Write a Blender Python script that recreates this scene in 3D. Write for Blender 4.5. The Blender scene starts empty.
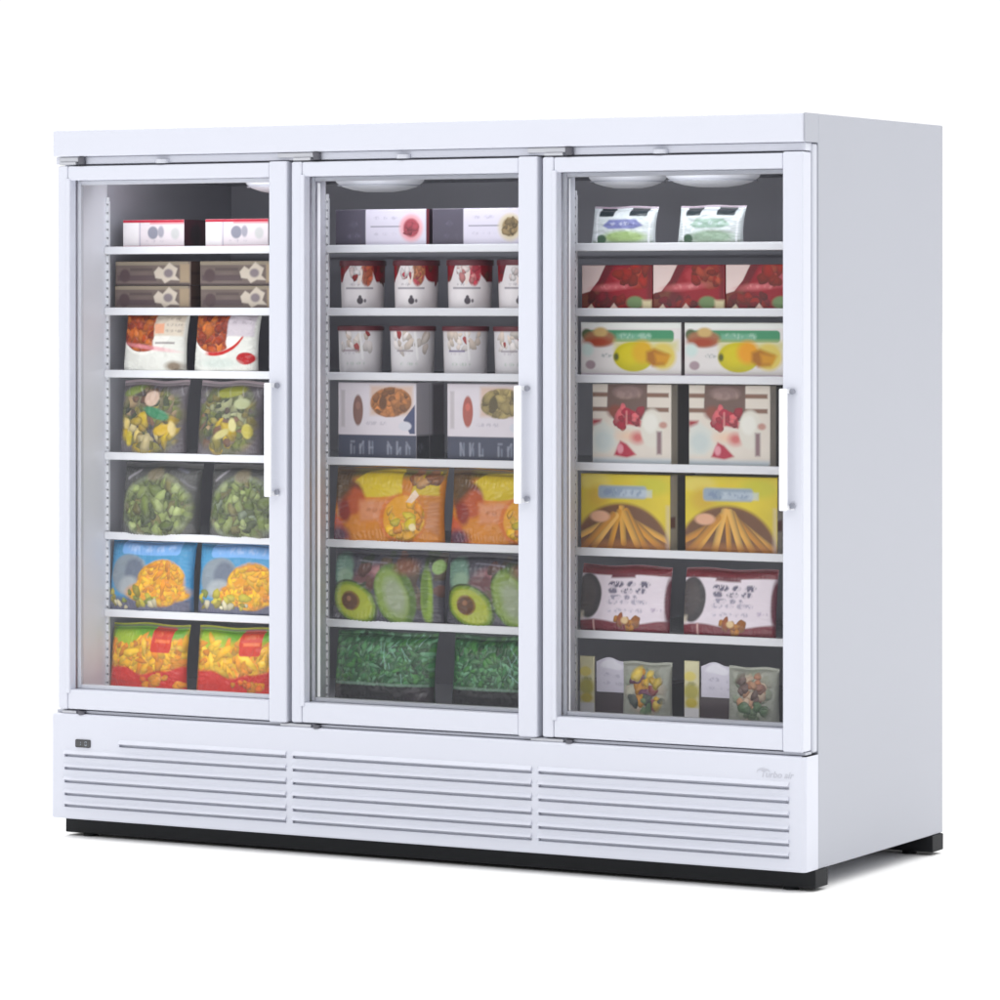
import bpy, bmesh, math, random
import numpy as np
from mathutils import Vector, Matrix

# ------------------------------------------------------------------ basics
scene = bpy.context.scene
COL = scene.collection
W, D = 2.330, 0.914            # cabinet width and depth (m)
ZB, ZT = 0.055, 1.9976         # underside and top of the cabinet

def lin(c):
    c = np.asarray(c, float) / 255.0
    return np.where(c <= 0.04045, c / 12.92, ((c + 0.055) / 1.055) ** 2.4)

def mat(name, color, rough=0.4, metal=0.0, coat=0.0, bump=0.0, bscale=200.0, vary=0.0, spec=0.5):
    m = bpy.data.materials.new(name); m.use_nodes = True
    nt = m.node_tree; b = nt.nodes['Principled BSDF']
    b.inputs['Base Color'].default_value = (*color, 1)
    b.inputs['Roughness'].default_value = rough
    b.inputs['Metallic'].default_value = metal
    b.inputs['Coat Weight'].default_value = coat
    b.inputs['Specular IOR Level'].default_value = spec
    tc = nt.nodes.new('ShaderNodeTexCoord')
    if vary:
        n = nt.nodes.new('ShaderNodeTexNoise'); n.inputs['Scale'].default_value = 3.0
        n.inputs['Detail'].default_value = 5
        r = nt.nodes.new('ShaderNodeMapRange')
        r.inputs['To Min'].default_value = 1 - vary; r.inputs['To Max'].default_value = 1 + vary
        mx = nt.nodes.new('ShaderNodeMix'); mx.data_type = 'RGBA'; mx.blend_type = 'MULTIPLY'
        mx.inputs['Factor'].default_value = 1
        mx.inputs['A'].default_value = (*color, 1)
        nt.links.new(tc.outputs['Object'], n.inputs['Vector'])
        nt.links.new(n.outputs['Fac'], r.inputs['Value'])
        nt.links.new(r.outputs['Result'], mx.inputs['B'])
        nt.links.new(mx.outputs['Result'], b.inputs['Base Color'])
    if bump:
        n2 = nt.nodes.new('ShaderNodeTexNoise'); n2.inputs['Scale'].default_value = bscale
        n2.inputs['Detail'].default_value = 3
        bp = nt.nodes.new('ShaderNodeBump'); bp.inputs['Strength'].default_value = bump
        bp.inputs['Distance'].default_value = 0.001
        nt.links.new(tc.outputs['Object'], n2.inputs['Vector'])
        nt.links.new(n2.outputs['Fac'], bp.inputs['Height'])
        nt.links.new(bp.outputs['Normal'], b.inputs['Normal'])
    return m

def print_mat(name, rough, coat, bump):
    """printed packaging: colour comes from the mesh's own painted colour attribute, broken up by noise"""
    m = mat(name, (0.5, 0.5, 0.5), rough=rough, coat=coat, bump=bump, bscale=55)
    nt = m.node_tree; b = nt.nodes['Principled BSDF']
    a = nt.nodes.new('ShaderNodeVertexColor'); a.layer_name = 'print'
    h = nt.nodes.new('ShaderNodeHueSaturation')
    h.inputs['Saturation'].default_value = PSAT; h.inputs['Value'].default_value = PVAL
    nt.links.new(a.outputs['Color'], h.inputs['Color'])
    nt.links.new(h.outputs['Color'], b.inputs['Base Color'])
    b.inputs['Coat Roughness'].default_value = 0.12
    return m
PSAT, PVAL = 1.2, 1.05

M = dict(
    white=mat('white_enamel', (0.56, 0.576, 0.65), 0.32, bump=0.03, bscale=400, vary=0.012),
    bright=mat('bright_white_trim', (0.76, 0.77, 0.80), 0.28),
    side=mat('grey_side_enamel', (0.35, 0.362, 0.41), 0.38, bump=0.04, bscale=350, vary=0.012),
    flange=mat('pale_flange_enamel', (0.49, 0.505, 0.57), 0.35),
    seam=mat('seam_grey', (0.42, 0.43, 0.48), 0.6),
    liner=mat('dark_shade_liner', (0.42, 0.42, 0.475), 0.45, vary=0.1),
    linerlight=mat('light_liner', (0.76, 0.77, 0.83), 0.4),
    gasket=mat('gasket_grey', (0.56, 0.57, 0.62), 0.6),
    rail=mat('shelf_rail_white', (0.82, 0.83, 0.87), 0.35),
    wire=mat('shelf_wire_grey', (0.42, 0.43, 0.47), 0.4),
    black=mat('black_base', (0.010, 0.011, 0.013), 0.6, bump=0.1, spec=0.25),
    hole=mat('recess_dark', (0.10, 0.105, 0.125), 0.7),
    metal=mat('hinge_steel', (0.44, 0.45, 0.49), 0.5, metal=0.1),
    pin=mat('hinge_pin_dark', (0.10, 0.10, 0.12), 0.4, metal=0.4),
    bolt=mat('bolt_grey', (0.30, 0.31, 0.36), 0.35, metal=0.5),
    screen=mat('display_black', (0.015, 0.016, 0.02), 0.15, coat=0.5),
    digit=mat('display_digit', (0.30, 0.34, 0.40), 0.4),
    logo=mat('logo_grey', (0.46, 0.47, 0.53), 0.4),
    strip=mat('light_strip_white', (0.82, 0.83, 0.88), 0.35),
    lamp=mat('lamp_cover_white', (0.60, 0.61, 0.66), 0.35),
    floor=mat('white_floor', (0.97, 0.97, 0.965), 0.9, spec=0.0, vary=0.004),
    card=print_mat('printed_carton', 0.42, 0.12, 0.05),
    film=print_mat('printed_film', 0.30, 0.22, 0.45),
    tub=print_mat('printed_tub', 0.36, 0.2, 0.04),
)

def glass_mat():
    m = bpy.data.materials.new('clear_door_glass'); m.use_nodes = True
    nt = m.node_tree; nt.nodes.clear()
    o = nt.nodes.new('ShaderNodeOutputMaterial'); mix = nt.nodes.new('ShaderNodeMixShader')
    t = nt.nodes.new('ShaderNodeBsdfTransparent'); t.inputs['Color'].default_value = (0.98, 0.985, 0.99, 1)
    g = nt.nodes.new('ShaderNodeBsdfGlossy'); g.inputs['Roughness'].default_value = 0.03
    g.inputs['Color'].default_value = (0.9, 0.92, 1.0, 1)
    f = nt.nodes.new('ShaderNodeFresnel'); f.inputs['IOR'].default_value = 1.34
    nt.links.new(f.outputs['Fac'], mix.inputs['Fac'])
    nt.links.new(t.outputs[0], mix.inputs[1]); nt.links.new(g.outputs[0], mix.inputs[2])
    nt.links.new(mix.outputs[0], o.inputs['Surface'])
    return m
M['glass'] = glass_mat()

def obj(name, mesh, m=None, parent=None):
    o = bpy.data.objects.new(name, mesh); COL.objects.link(o)
    if m is not None and not mesh.materials: mesh.materials.append(m)
    if parent is not None: o.parent = parent
    return o

def tag(o, label, cat, group=None):
    o['label'] = label; o['category'] = cat
    if group: o['group'] = group
    return o

def bx(bm, x0, x1, y0, y1, z0, z1, bev=0.0, seg=2):
    t = bmesh.new()
    bmesh.ops.create_cube(t, size=1.0, matrix=Matrix.LocRotScale(
        Vector(((x0+x1)/2, (y0+y1)/2, (z0+z1)/2)), None, Vector((abs(x1-x0), abs(y1-y0), abs(z1-z0)))))
    if bev:
        bmesh.ops.bevel(t, geom=t.edges[:], offset=bev, segments=seg, profile=0.5, affect='EDGES')
    me = bpy.data.meshes.new('t'); t.to_mesh(me); t.free()
    bm.from_mesh(me); bpy.data.meshes.remove(me)

def cyl(bm, c, r, h, axis='z', seg=24, r2=None, bev=0.0):
    rot = {'z': Matrix(), 'y': Matrix.Rotation(math.pi/2, 4, 'X'), 'x': Matrix.Rotation(math.pi/2, 4, 'Y')}[axis]
    t = bmesh.new()
    bmesh.ops.create_cone(t, cap_ends=True, segments=seg, radius1=r, radius2=r if r2 is None else r2, depth=h,
                          matrix=Matrix.Translation(Vector(c)) @ rot)
    if bev:
        es = [e for e in t.edges if len(e.link_faces) == 2 and any(len(f.verts) > 4 for f in e.link_faces)]
        bmesh.ops.bevel(t, geom=es, offset=bev, segments=2, profile=0.5, affect='EDGES')
    me = bpy.data.meshes.new('t'); t.to_mesh(me); t.free()
    bm.from_mesh(me); bpy.data.meshes.remove(me)

def lathe(bm, c, prof, seg=40):
    """prof: list of (r, z); revolves about the vertical axis through c"""
    rings = []
    for r, z in prof:
        rings.append([bm.verts.new((c[0]+r*math.cos(a), c[1]+r*math.sin(a), c[2]+z))
                      for a in (2*math.pi*k/seg for k in range(seg))])
    for a, b in zip(rings, rings[1:]):
        for k in range(seg):
            bm.faces.new((a[k], a[(k+1) % seg], b[(k+1) % seg], b[k]))

def fin(bm, name, m, parent=None, smooth=0.6):
    bmesh.ops.recalc_face_normals(bm, faces=bm.faces[:])
    me = bpy.data.meshes.new(name); bm.to_mesh(me); bm.free()
    if smooth:
        me.shade_smooth()
        try: me.set_sharp_from_angle(angle=smooth)
        except Exception: pass
    o = obj(name, me, m, parent)
    if smooth:
        wn = o.modifiers.new('weighted_normals', 'WEIGHTED_NORMAL'); wn.keep_sharp = True; wn.weight = 100
    return o

def text_mesh(body, size, depth, shear=0.0, align='LEFT', spacing=1.0):
    cu = bpy.data.curves.new('lettering', 'FONT'); cu.body = body; cu.size = size
    cu.extrude = depth; cu.shear = shear; cu.align_x = align; cu.space_character = spacing
    o = bpy.data.objects.new('lettering', cu); COL.objects.link(o)
    dg = bpy.context.evaluated_depsgraph_get()
    me = bpy.data.meshes.new_from_object(o.evaluated_get(dg))
    bpy.data.objects.remove(o); bpy.data.curves.remove(cu)
    return me

ROOM, CEIL, KEY = 0.38, 1.50, 40      # studio levels

# ------------------------------------------------------------------ the setting
bm = bmesh.new()
v = [bm.verts.new(p) for p in ((-90, -60, 0), (90, -60, 0), (90, 160, 0), (-90, 160, 0))]
bm.faces.new(v)
fl = fin(bm, 'floor', M['floor'], None, 0); fl['kind'] = 'structure'

# ------------------------------------------------------------------ the freezer
FZ = bpy.data.objects.new('display_freezer', None); COL.objects.link(FZ)
tag(FZ, 'white upright three door glass display freezer standing on a black base', 'freezer')

SHELF_Z = [1.660, 1.486, 1.308, 1.073, 0.845, 0.624]
FLOOR_Z = 0.398
BAYS = [(0.049, 0.776), (0.792, 1.553), (1.569, 2.281)]

# outer shell: side panels, back, top, bottom
bm = bmesh.new()
bx(bm, W-0.042, W, 0.082, D, ZB, ZT, 0.004)
bx(bm, 0, 0.042, 0.082, D, ZB, ZT, 0.004)
bx(bm, 0.043, W-0.043, D-0.045, D-0.001, ZB+0.001, ZT-0.001, 0.002)
bx(bm, 0.043, W-0.043, 0.062, D-0.046, 1.868, ZT-0.002, 0.002)
bx(bm, 0.043, W-0.043, 0.062, D-0.046, ZB+0.001, 0.10, 0.002)
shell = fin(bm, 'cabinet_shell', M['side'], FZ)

# front flange around the door openings
bm = bmesh.new()
bx(bm, W-0.046, W-0.0015, 0.0515, 0.081, 0.356, 1.920, 0.006, 3)
bx(bm, 0.0015, 0.0445, 0.056, 0.081, 0.356, 1.920, 0.006, 3)
bx(bm, 0.045, W-0.0465, 0.058, 0.080, 1.862, 1.920, 0.002)
bx(bm, 0.045, W-0.0465, 0.058, 0.080, 0.356, 0.396, 0.002)
fin(bm, 'front_flange', M['flange'], FZ)

bm = bmesh.new()
bx(bm, 0.0015, W-0.0065, 0.0165, 0.0555, 1.9005, 1.9212, 0.002)
fin(bm, 'header_gap_filler', M['white'], FZ)  # filler strip added so the gap above the doors looks less dark
bm = bmesh.new()
bx(bm, 0.0035, W-0.0065, 0.016, 0.0555, 0.3533, 0.3608, 0.001)
fin(bm, 'sill_gap_filler', M['flange'], FZ)  # pale filler added to lighten the deep gap under the doors

# canopy along the top front
bm = bmesh.new()
bx(bm, 0, W-0.0045, 0.0, 0.0815, 1.922, ZT, 0.005, 3)
cano = fin(bm, 'canopy', M['white'], FZ)
bm = bmesh.new()
bx(bm, W-0.0043, W+0.0005, 0.0015, 0.0813, 1.9225, ZT-0.0005, 0.001)
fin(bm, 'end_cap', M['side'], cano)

# inner liner: dark grey back and ceiling, rear side walls painted dark for shade
bm = bmesh.new()
bx(bm, 0.0430, 0.0475, 0.205, 0.868, 0.39, 1.867)
bx(bm, W-0.0475, W-0.0430, 0.205, 0.868, 0.39, 1.867)
bx(bm, 0.048, W-0.048, 0.862, 0.868, 0.39, 1.867)
bx(bm, 0.048, W-0.048, 0.082, 0.861, 1.860, 1.867)
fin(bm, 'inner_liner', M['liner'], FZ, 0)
bm = bmesh.new()
bx(bm, 0.0430, 0.0475, 0.082, 0.2045, 0.39, 1.8595, 0.001)
bx(bm, W-0.0475, W-0.0430, 0.082, 0.2045, 0.39, 1.8595, 0.001)
bx(bm, 0.048, W-0.048, 0.082, 0.861, 0.388, FLOOR_Z, 0.001)
fin(bm, 'liner_jamb', M['linerlight'], FZ, 0)

b_ = M['strip'].node_tree.nodes['Principled BSDF']
b_.inputs['Emission Color'].default_value = (0.95, 0.96, 1.0, 1); b_.inputs['Emission Strength'].default_value = 0.5
# mullions between the doors, with the dark gap behind the door edges
for xm in (0.7845, 1.562):
    bm = bmesh.new()
    bx(bm, xm-0.030, xm+0.030, 0.0575, 0.148, 0.3985, 1.8595, 0.006, 3)
    mu = fin(bm, 'mullion', M['linerlight'], FZ)
    bm = bmesh.new()
    bx(bm, xm+0.0302, xm+0.034, 0.085, 0.110, 0.42, 1.84, 0.0015)
    fin(bm, 'light_strip', M['strip'], mu)
# slotted shelf standards
for xm in (0.053, 0.7865, 1.5635, W-0.055):
    bm = bmesh.new()
    bx(bm, xm-0.005, xm-0.0035, 0.196, 0.2035, 0.40, 1.80)
    bx(bm, xm+0.0035, xm+0.005, 0.196, 0.2035, 0.40, 1.80)
    z = 0.402
    while z < 1.795:
        bx(bm, xm-0.0034, xm+0.0034, 0.1965, 0.203, z, z+0.018)
        z += 0.024
    fin(bm, 'shelf_standard', M['rail'], FZ, 0)

# shallow round ceiling lamps inside the cabinet, switched on
b_ = M['lamp'].node_tree.nodes['Principled BSDF']
b_.inputs['Emission Color'].default_value = (0.93, 0.95, 1.0, 1); b_.inputs['Emission Strength'].default_value = 0.17
for cx_, r_ in ((0.560, 0.112), (0.872, 0.125), (1.650, 0.108), (1.905, 0.128)):
    bm = bmesh.new()
    prof = [(r_, 0.0), (r_, -0.006), (r_*0.96, -0.014), (r_*0.82, -0.026), (r_*0.60, -0.034), (r_*0.34, -0.039), (0.001, -0.040)]
    lathe(bm, (cx_, 0.34, 1.8595), prof, 48)
    vc = fin(bm, 'ceiling_lamp', M['lamp'], FZ, 0.9)
    bm = bmesh.new()
    for k, f in enumerate((0.9,)):
        zz = {0.9: -0.0205, 0.72: -0.0305, 0.5: -0.0375}[f]
        lathe(bm, (cx_, 0.34, 1.8595), [(r_*f, zz), (r_*f+0.002, zz-0.003), (r_*f+0.005, zz-0.003), (r_*f+0.007, zz)], 48)
    fin(bm, 'guard_ring', M['flange'], vc)

# shelves: wire deck + white price rail
def shelf(bay, z):
    x0, x1 = bay
    bm = bmesh.new()
    n = 30
    for k in range(n):
        x = x0+0.012+(x1-x0-0.024)*k/(n-1)
        bx(bm, x-0.0018, x+0.0018, 0.206, 0.80, z+0.0005, z+0.004)
    for y in (0.21, 0.36, 0.51, 0.66, 0.80):
        bx(bm, x0+0.004, x1-0.004, y-0.003, y+0.003, z-0.0058, z+0.0003)
    s = fin(bm, 'shelf', M['wire'], FZ, 0)
    bm = bmesh.new()
    bx(bm, x0, x1, 0.186, 0.1945, z-0.0115, z+0.0105, 0.003, 3)
    bx(bm, x0+0.001, x1-0.001, 0.1948, 0.205, z-0.0095, z-0.0070)
    fin(bm, 'price_rail', M['rail'], s)
for z in SHELF_Z:
    for b in BAYS: shelf(b, z)

# doors
DOORS = [(0.017, 0.778), (0.791, 1.555), (1.569, 2.325)]
DZ0, DZ1 = 0.364, 1.896
def door(x0, x1):
    xl, xr = x0+0.043, x1-0.0575
    bm = bmesh.new()
    bx(bm, x0, xl-0.009, 0.0, 0.050, DZ0, DZ1, 0.006, 3)                    # hinge stile
    bx(bm, xl-0.0135, xl, -0.003, 0.030, DZ0+0.045, DZ1-0.036, 0.0035, 3)   # raised inner lip
    bx(bm, xl-0.0085, xr-0.0005, 0.001, 0.0485, DZ1-0.041, DZ1-0.001, 0.004, 3)
    bx(bm, xl-0.0085, xr-0.0005, 0.001, 0.0485, DZ0+0.001, DZ0+0.056, 0.004, 3)
    bx(bm, xr, x1, -0.003, 0.050, DZ0-0.002, DZ1+0.002, 0.005, 3)           # handle stile
    d = fin(bm, 'door', M['white'], FZ)
    bm = bmesh.new()
    bm.faces.new([bm.verts.new(p) for p in ((xl+0.0003, 0.0325, DZ0+0.0563), (xr-0.0003, 0.0325, DZ0+0.0563), (xr-0.0003, 0.0325, DZ1-0.0413), (xl+0.0003, 0.0325, DZ1-0.0413))])
    fin(bm, 'glass_pane', M['glass'], d, 0)
    bm = bmesh.new()                                                          # glazing gasket behind the pane
    a0, a1, b0, b1 = xl+0.0005, xr-0.0005, DZ0+0.0565, DZ1-0.0415
    for (p, q, r, s_) in ((a0, a0+0.012, b0, b1), (a1-0.012, a1, b0, b1), (a0+0.0122, a1-0.0122, b0, b0+0.012), (a0+0.0122, a1-0.0122, b1-0.012, b1)):
        bx(bm, p, q, 0.0352, 0.0495, r, s_, 0.002)
    fin(bm, 'gasket', M['gasket'], d)
    # handle: a flat standing bar on two short arms
    bm = bmesh.new()
    hx0 = xr+0.0045
    bx(bm, hx0, hx0+0.0225, -0.036, -0.027, 0.980, 1.292, 0.0035, 3)
    for zz in (1.2845, 0.9875):
        bx(bm, hx0+0.003, hx0+0.020, -0.0268, -0.0032, zz-0.006, zz+0.006, 0.002)
        bx(bm, hx0+0.0205, xr+0.034, -0.0058, -0.0034, zz-0.006, zz+0.006, 0.001)
    h = fin(bm, 'handle', M['bright'], d)
    for zz in (1.2845, 0.9925):
        bm = bmesh.new()
        cyl(bm, (xr+0.0305, -0.0095, zz), 0.0078, 0.007, 'y', 20, bev=0.0015)
        fin(bm, 'bolt', M['bolt'], h)
    # hinges
    for top in (True, False):
        bm = bmesh.new()
        z0, z1 = (DZ1+0.003, DZ1+0.0245) if top else (DZ0-0.0135, DZ0-0.003)
        e0 = x0+0.002 if x0 < 0.1 else x0-0.048
        if top:
            bx(bm, e0, x0+0.066, 0.006, 0.046, z0+0.0085, z1, 0.002)
            bx(bm, x0+0.004, x0+0.060, 0.002, 0.044, z0, z0+0.0080, 0.002)
        else:
            bx(bm, e0+0.01, x0+0.060, 0.005, 0.046, z0+0.002, z1-0.001, 0.002)
        hi = fin(bm, 'hinge', M['metal'], d)
        bm = bmesh.new()
        cyl(bm, (x0+0.078, 0.008, (z0+z1)/2), 0.011, (z1-z0)*0.92, 'z', 20, bev=0.001)
        fin(bm, 'hinge_pin', M['pin'], hi)
    # small catch in the middle of the top rail
    bm = bmesh.new()
    cyl(bm, ((x0+x1)/2-0.035, 0.018, DZ1+0.009), 0.022, 0.012, 'z', 28, bev=0.002)
    fin(bm, 'door_catch', M['flange'], d)
    return d
for a in DOORS: door(*a)

# grey strips between doors, painted as the shade in the gaps
for xg in (0.7845, 1.562):
    bm = bmesh.new()
    bx(bm, xg-0.0052, xg+0.0052, 0.030, 0.056, 0.366, 1.894)
    fin(bm, 'door_gap_shade', M['seam'], FZ, 0)

# lower panel with louvres
LZ = [0.272, 0.2365, 0.200, 0.163, 0.127, 0.095]
SECT = [(0.041, 0.776), (0.796, 1.538), (1.558, 2.285)]
PT, PB = 0.352, ZB
bm = bmesh.new()
def strip(x0, x1, prof):
    a = [bm.verts.new((x0, y, z)) for y, z in prof]; b = [bm.verts.new((x1, y, z)) for y, z in prof]
    for k in range(len(prof)-1): bm.faces.new((a[k], b[k], b[k+1], a[k+1]))
    return a, b
R = 0.010
def flat(x0, x1, z0, z1): strip(x0, x1, [(0, z1), (0, z0)])
# top rounded strip and bottom
strip(0.0, W-0.012, [(0.08, PT), (0.006, PT), (0.002, PT-0.002), (0, PT-0.006), (0, 0.286)])
strip(0.0, W-0.012, [(0, 0.083), (0, PB+0.005), (0.002, PB+0.001), (0.006, PB), (0.08, PB)])
flat(0.0, 0.041, 0.083, 0.286); flat(0.776, 0.796, 0.083, 0.286); flat(1.538, 1.558, 0.083, 0.286); flat(2.285, W-0.012, 0.083, 0.286)
edges = [0.286] + [0.5*(LZ[k]+LZ[k+1]) for k in range(5)] + [0.083]
for si, (x0, x1) in enumerate(SECT):
    for k, zl in enumerate(LZ):
        zt, zb = edges[k], edges[k+1]
        xs = x0
        if si == 0 and k == 0:
            flat(x0, 0.226, zb, zt); xs = 0.226
        g = 0.0042
        # pressed louvre: face leans out to a lip, dark slot below it, with closed ends
        a, b = strip(xs, x1, [(0, zt), (-0.0015, zl+0.012), (-0.0095, zl+g), (-0.0098, zl+g-0.001), (-0.006, zl+g-0.0022), (0.010, zl+g-0.0024)])
        strip(xs, x1, [(0.010, zl-0.0062), (0.001, zl-0.0060), (0, zl-0.0072), (0, zb)])
        strip(xs, x1, [(0.010, zl+g-0.0024), (0.010, zl-0.0062)])
        for vs in (a, b):
            x = vs[0].co.x
            p0 = bm.verts.new((x, 0, zl+g-0.0024)); bm.faces.new([vs[0], vs[1], vs[2], vs[3], vs[4], p0])
            q = [bm.verts.new((x, 0, zl+g-0.0024)), bm.verts.new((x, 0.010, zl+g-0.0024)), bm.verts.new((x, 0.010, zl-0.0062)), bm.verts.new((x, 0, zl-0.0072))]
            bm.faces.new(q)
# rounded right end return
prev = None
for k in range(7):
    a = math.pi/2*k/6
    x, y = W-0.012+0.012*math.sin(a), 0.012-0.012*math.cos(a)
    cur = (bm.verts.new((x, y, PT-0.001)), bm.verts.new((x, y, PB+0.001)))
    if prev: bm.faces.new((prev[0], cur[0], cur[1], prev[1]))
    prev = cur
cur = (bm.verts.new((W, 0.081, PT-0.001)), bm.verts.new((W, 0.081, PB+0.001)))
bm.faces.new((prev[0], cur[0], cur[1], prev[1]))
cur = (bm.verts.new((0, 0, PT-0.004)), bm.verts.new((0, 0, PB+0.004))); c2 = (bm.verts.new((0, 0.081, PT-0.001)), bm.verts.new((0, 0.081, PB+0.001)))
bm.faces.new((cur[0], c2[0], c2[1], cur[1]))
me = bpy.data.meshes.new('lower_panel'); bm.to_mesh(me); bm.free()
panel = obj('lower_panel', me, M['white'], FZ)
# the machine bay behind the slots
bm = bmesh.new(); bx(bm, 0.03, W-0.03, 0.020, 0.055, 0.075, 0.30)
fin(bm, 'grille_backing', M['hole'], panel, 0)
# digital temperature display
bm = bmesh.new(); bx(bm, 0.080, 0.130, -0.003, 0.0, 0.259, 0.281, 0.003, 3)
disp = fin(bm, 'temperature_display', M['screen'], panel)
bm = bmesh.new()
def seg7(x, z, w, h, which):
    t = 0.0012
    S = {'a': (x, x+w, z+h-t, z+h), 'g': (x, x+w, z+h/2-t/2, z+h/2+t/2), 'd': (x, x+w, z, z+t),
         'f': (x, x+t, z+h/2+t, z+h-t*1.2), 'b': (x+w-t, x+w, z+h/2+t, z+h-t*1.2), 'e': (x, x+t, z+t*1.2, z+h/2-t), 'c': (x+w-t, x+w, z+t*1.2, z+h/2-t)}
    for s in which:
        a = S[s]; bx(bm, a[0], a[1], -0.0036, -0.0031, a[2], a[3])
seg7(0.092, 0.264, 0.0065, 0.012, 'bc'); seg7(0.112, 0.264, 0.0065, 0.012, 'abcdef')
fin(bm, 'digit', M['digit'], disp, 0)
# maker's mark on the right of the panel, grey script
me = text_mesh('Turbo air', 0.024, 0.0004, shear=0.25)
me.transform(Matrix.Translation((2.203, -0.0006, 0.2945)) @ Matrix.Rotation(math.pi/2, 4, 'X'))
lg = obj('maker_mark', me, M['logo'], panel)
bm = bmesh.new()
pts = []
for k in range(25):
    a = math.radians(200 - 190*k/24)
    pts.append((2.213+0.019*math.cos(a), 0.3065+0.0085*math.sin(a), 0.0006+0.0016*math.sin(math.pi*k/24)))
for p, q in zip(pts, pts[1:]):
    bm.faces.new([bm.verts.new((p[0], -0.0011, p[1]-p[2])), bm.verts.new((q[0], -0.0011, q[1]-q[2])), bm.verts.new((q[0], -0.0011, q[1]+q[2])), bm.verts.new((p[0], -0.0011, p[1]+p[2]))])
fin(bm, 'swoosh', M['logo'], lg, 0)

# black base rails and feet
for nm, y0, y1 in (('base_rail', 0.055, 0.135), ('base_rail', 0.83, 0.908)):
    bm = bmesh.new(); bx(bm, 0.006, W+0.004, y0, y1, 0.009, 0.0545, 0.003)
    rail = fin(bm, nm, M['black'], FZ)
    for fx in (0.075, W-0.075):
        bm = bmesh.new()
        cyl(bm, (fx, (y0+y1)/2-0.015, 0.0044), 0.022, 0.0088, 'z', 24, r2=0.019)
        fin(bm, 'foot', M['black'], rail)

# ------------------------------------------------------------------ packaging painter
def vnoise(X, Y, sx, sy, seed, octv=3):
    rs = np.random.RandomState(seed); out = np.zeros_like(X); amp = 1; tot = 0
    for o in range(octv):
        nx, ny = max(2, int(sx*2**o)), max(2, int(sy*2**o))
        g = rs.rand(ny+2, nx+2)
        u = np.clip(X, 0, 0.9999)*nx; w = np.clip(Y, 0, 0.9999)*ny
        i, j = u.astype(int), w.astype(int); fu, fw = u-i, w-j
        fu = fu*fu*(3-2*fu); fw = fw*fw*(3-2*fw)
        out += amp*((g[j, i]*(1-fu)+g[j, i+1]*fu)*(1-fw)+(g[j+1, i]*(1-fu)+g[j+1, i+1]*fu)*fw)
        tot += amp; amp *= 0.5
    return out/tot

def sm(d, s): return np.clip(0.5-d/s, 0, 1)

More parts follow.
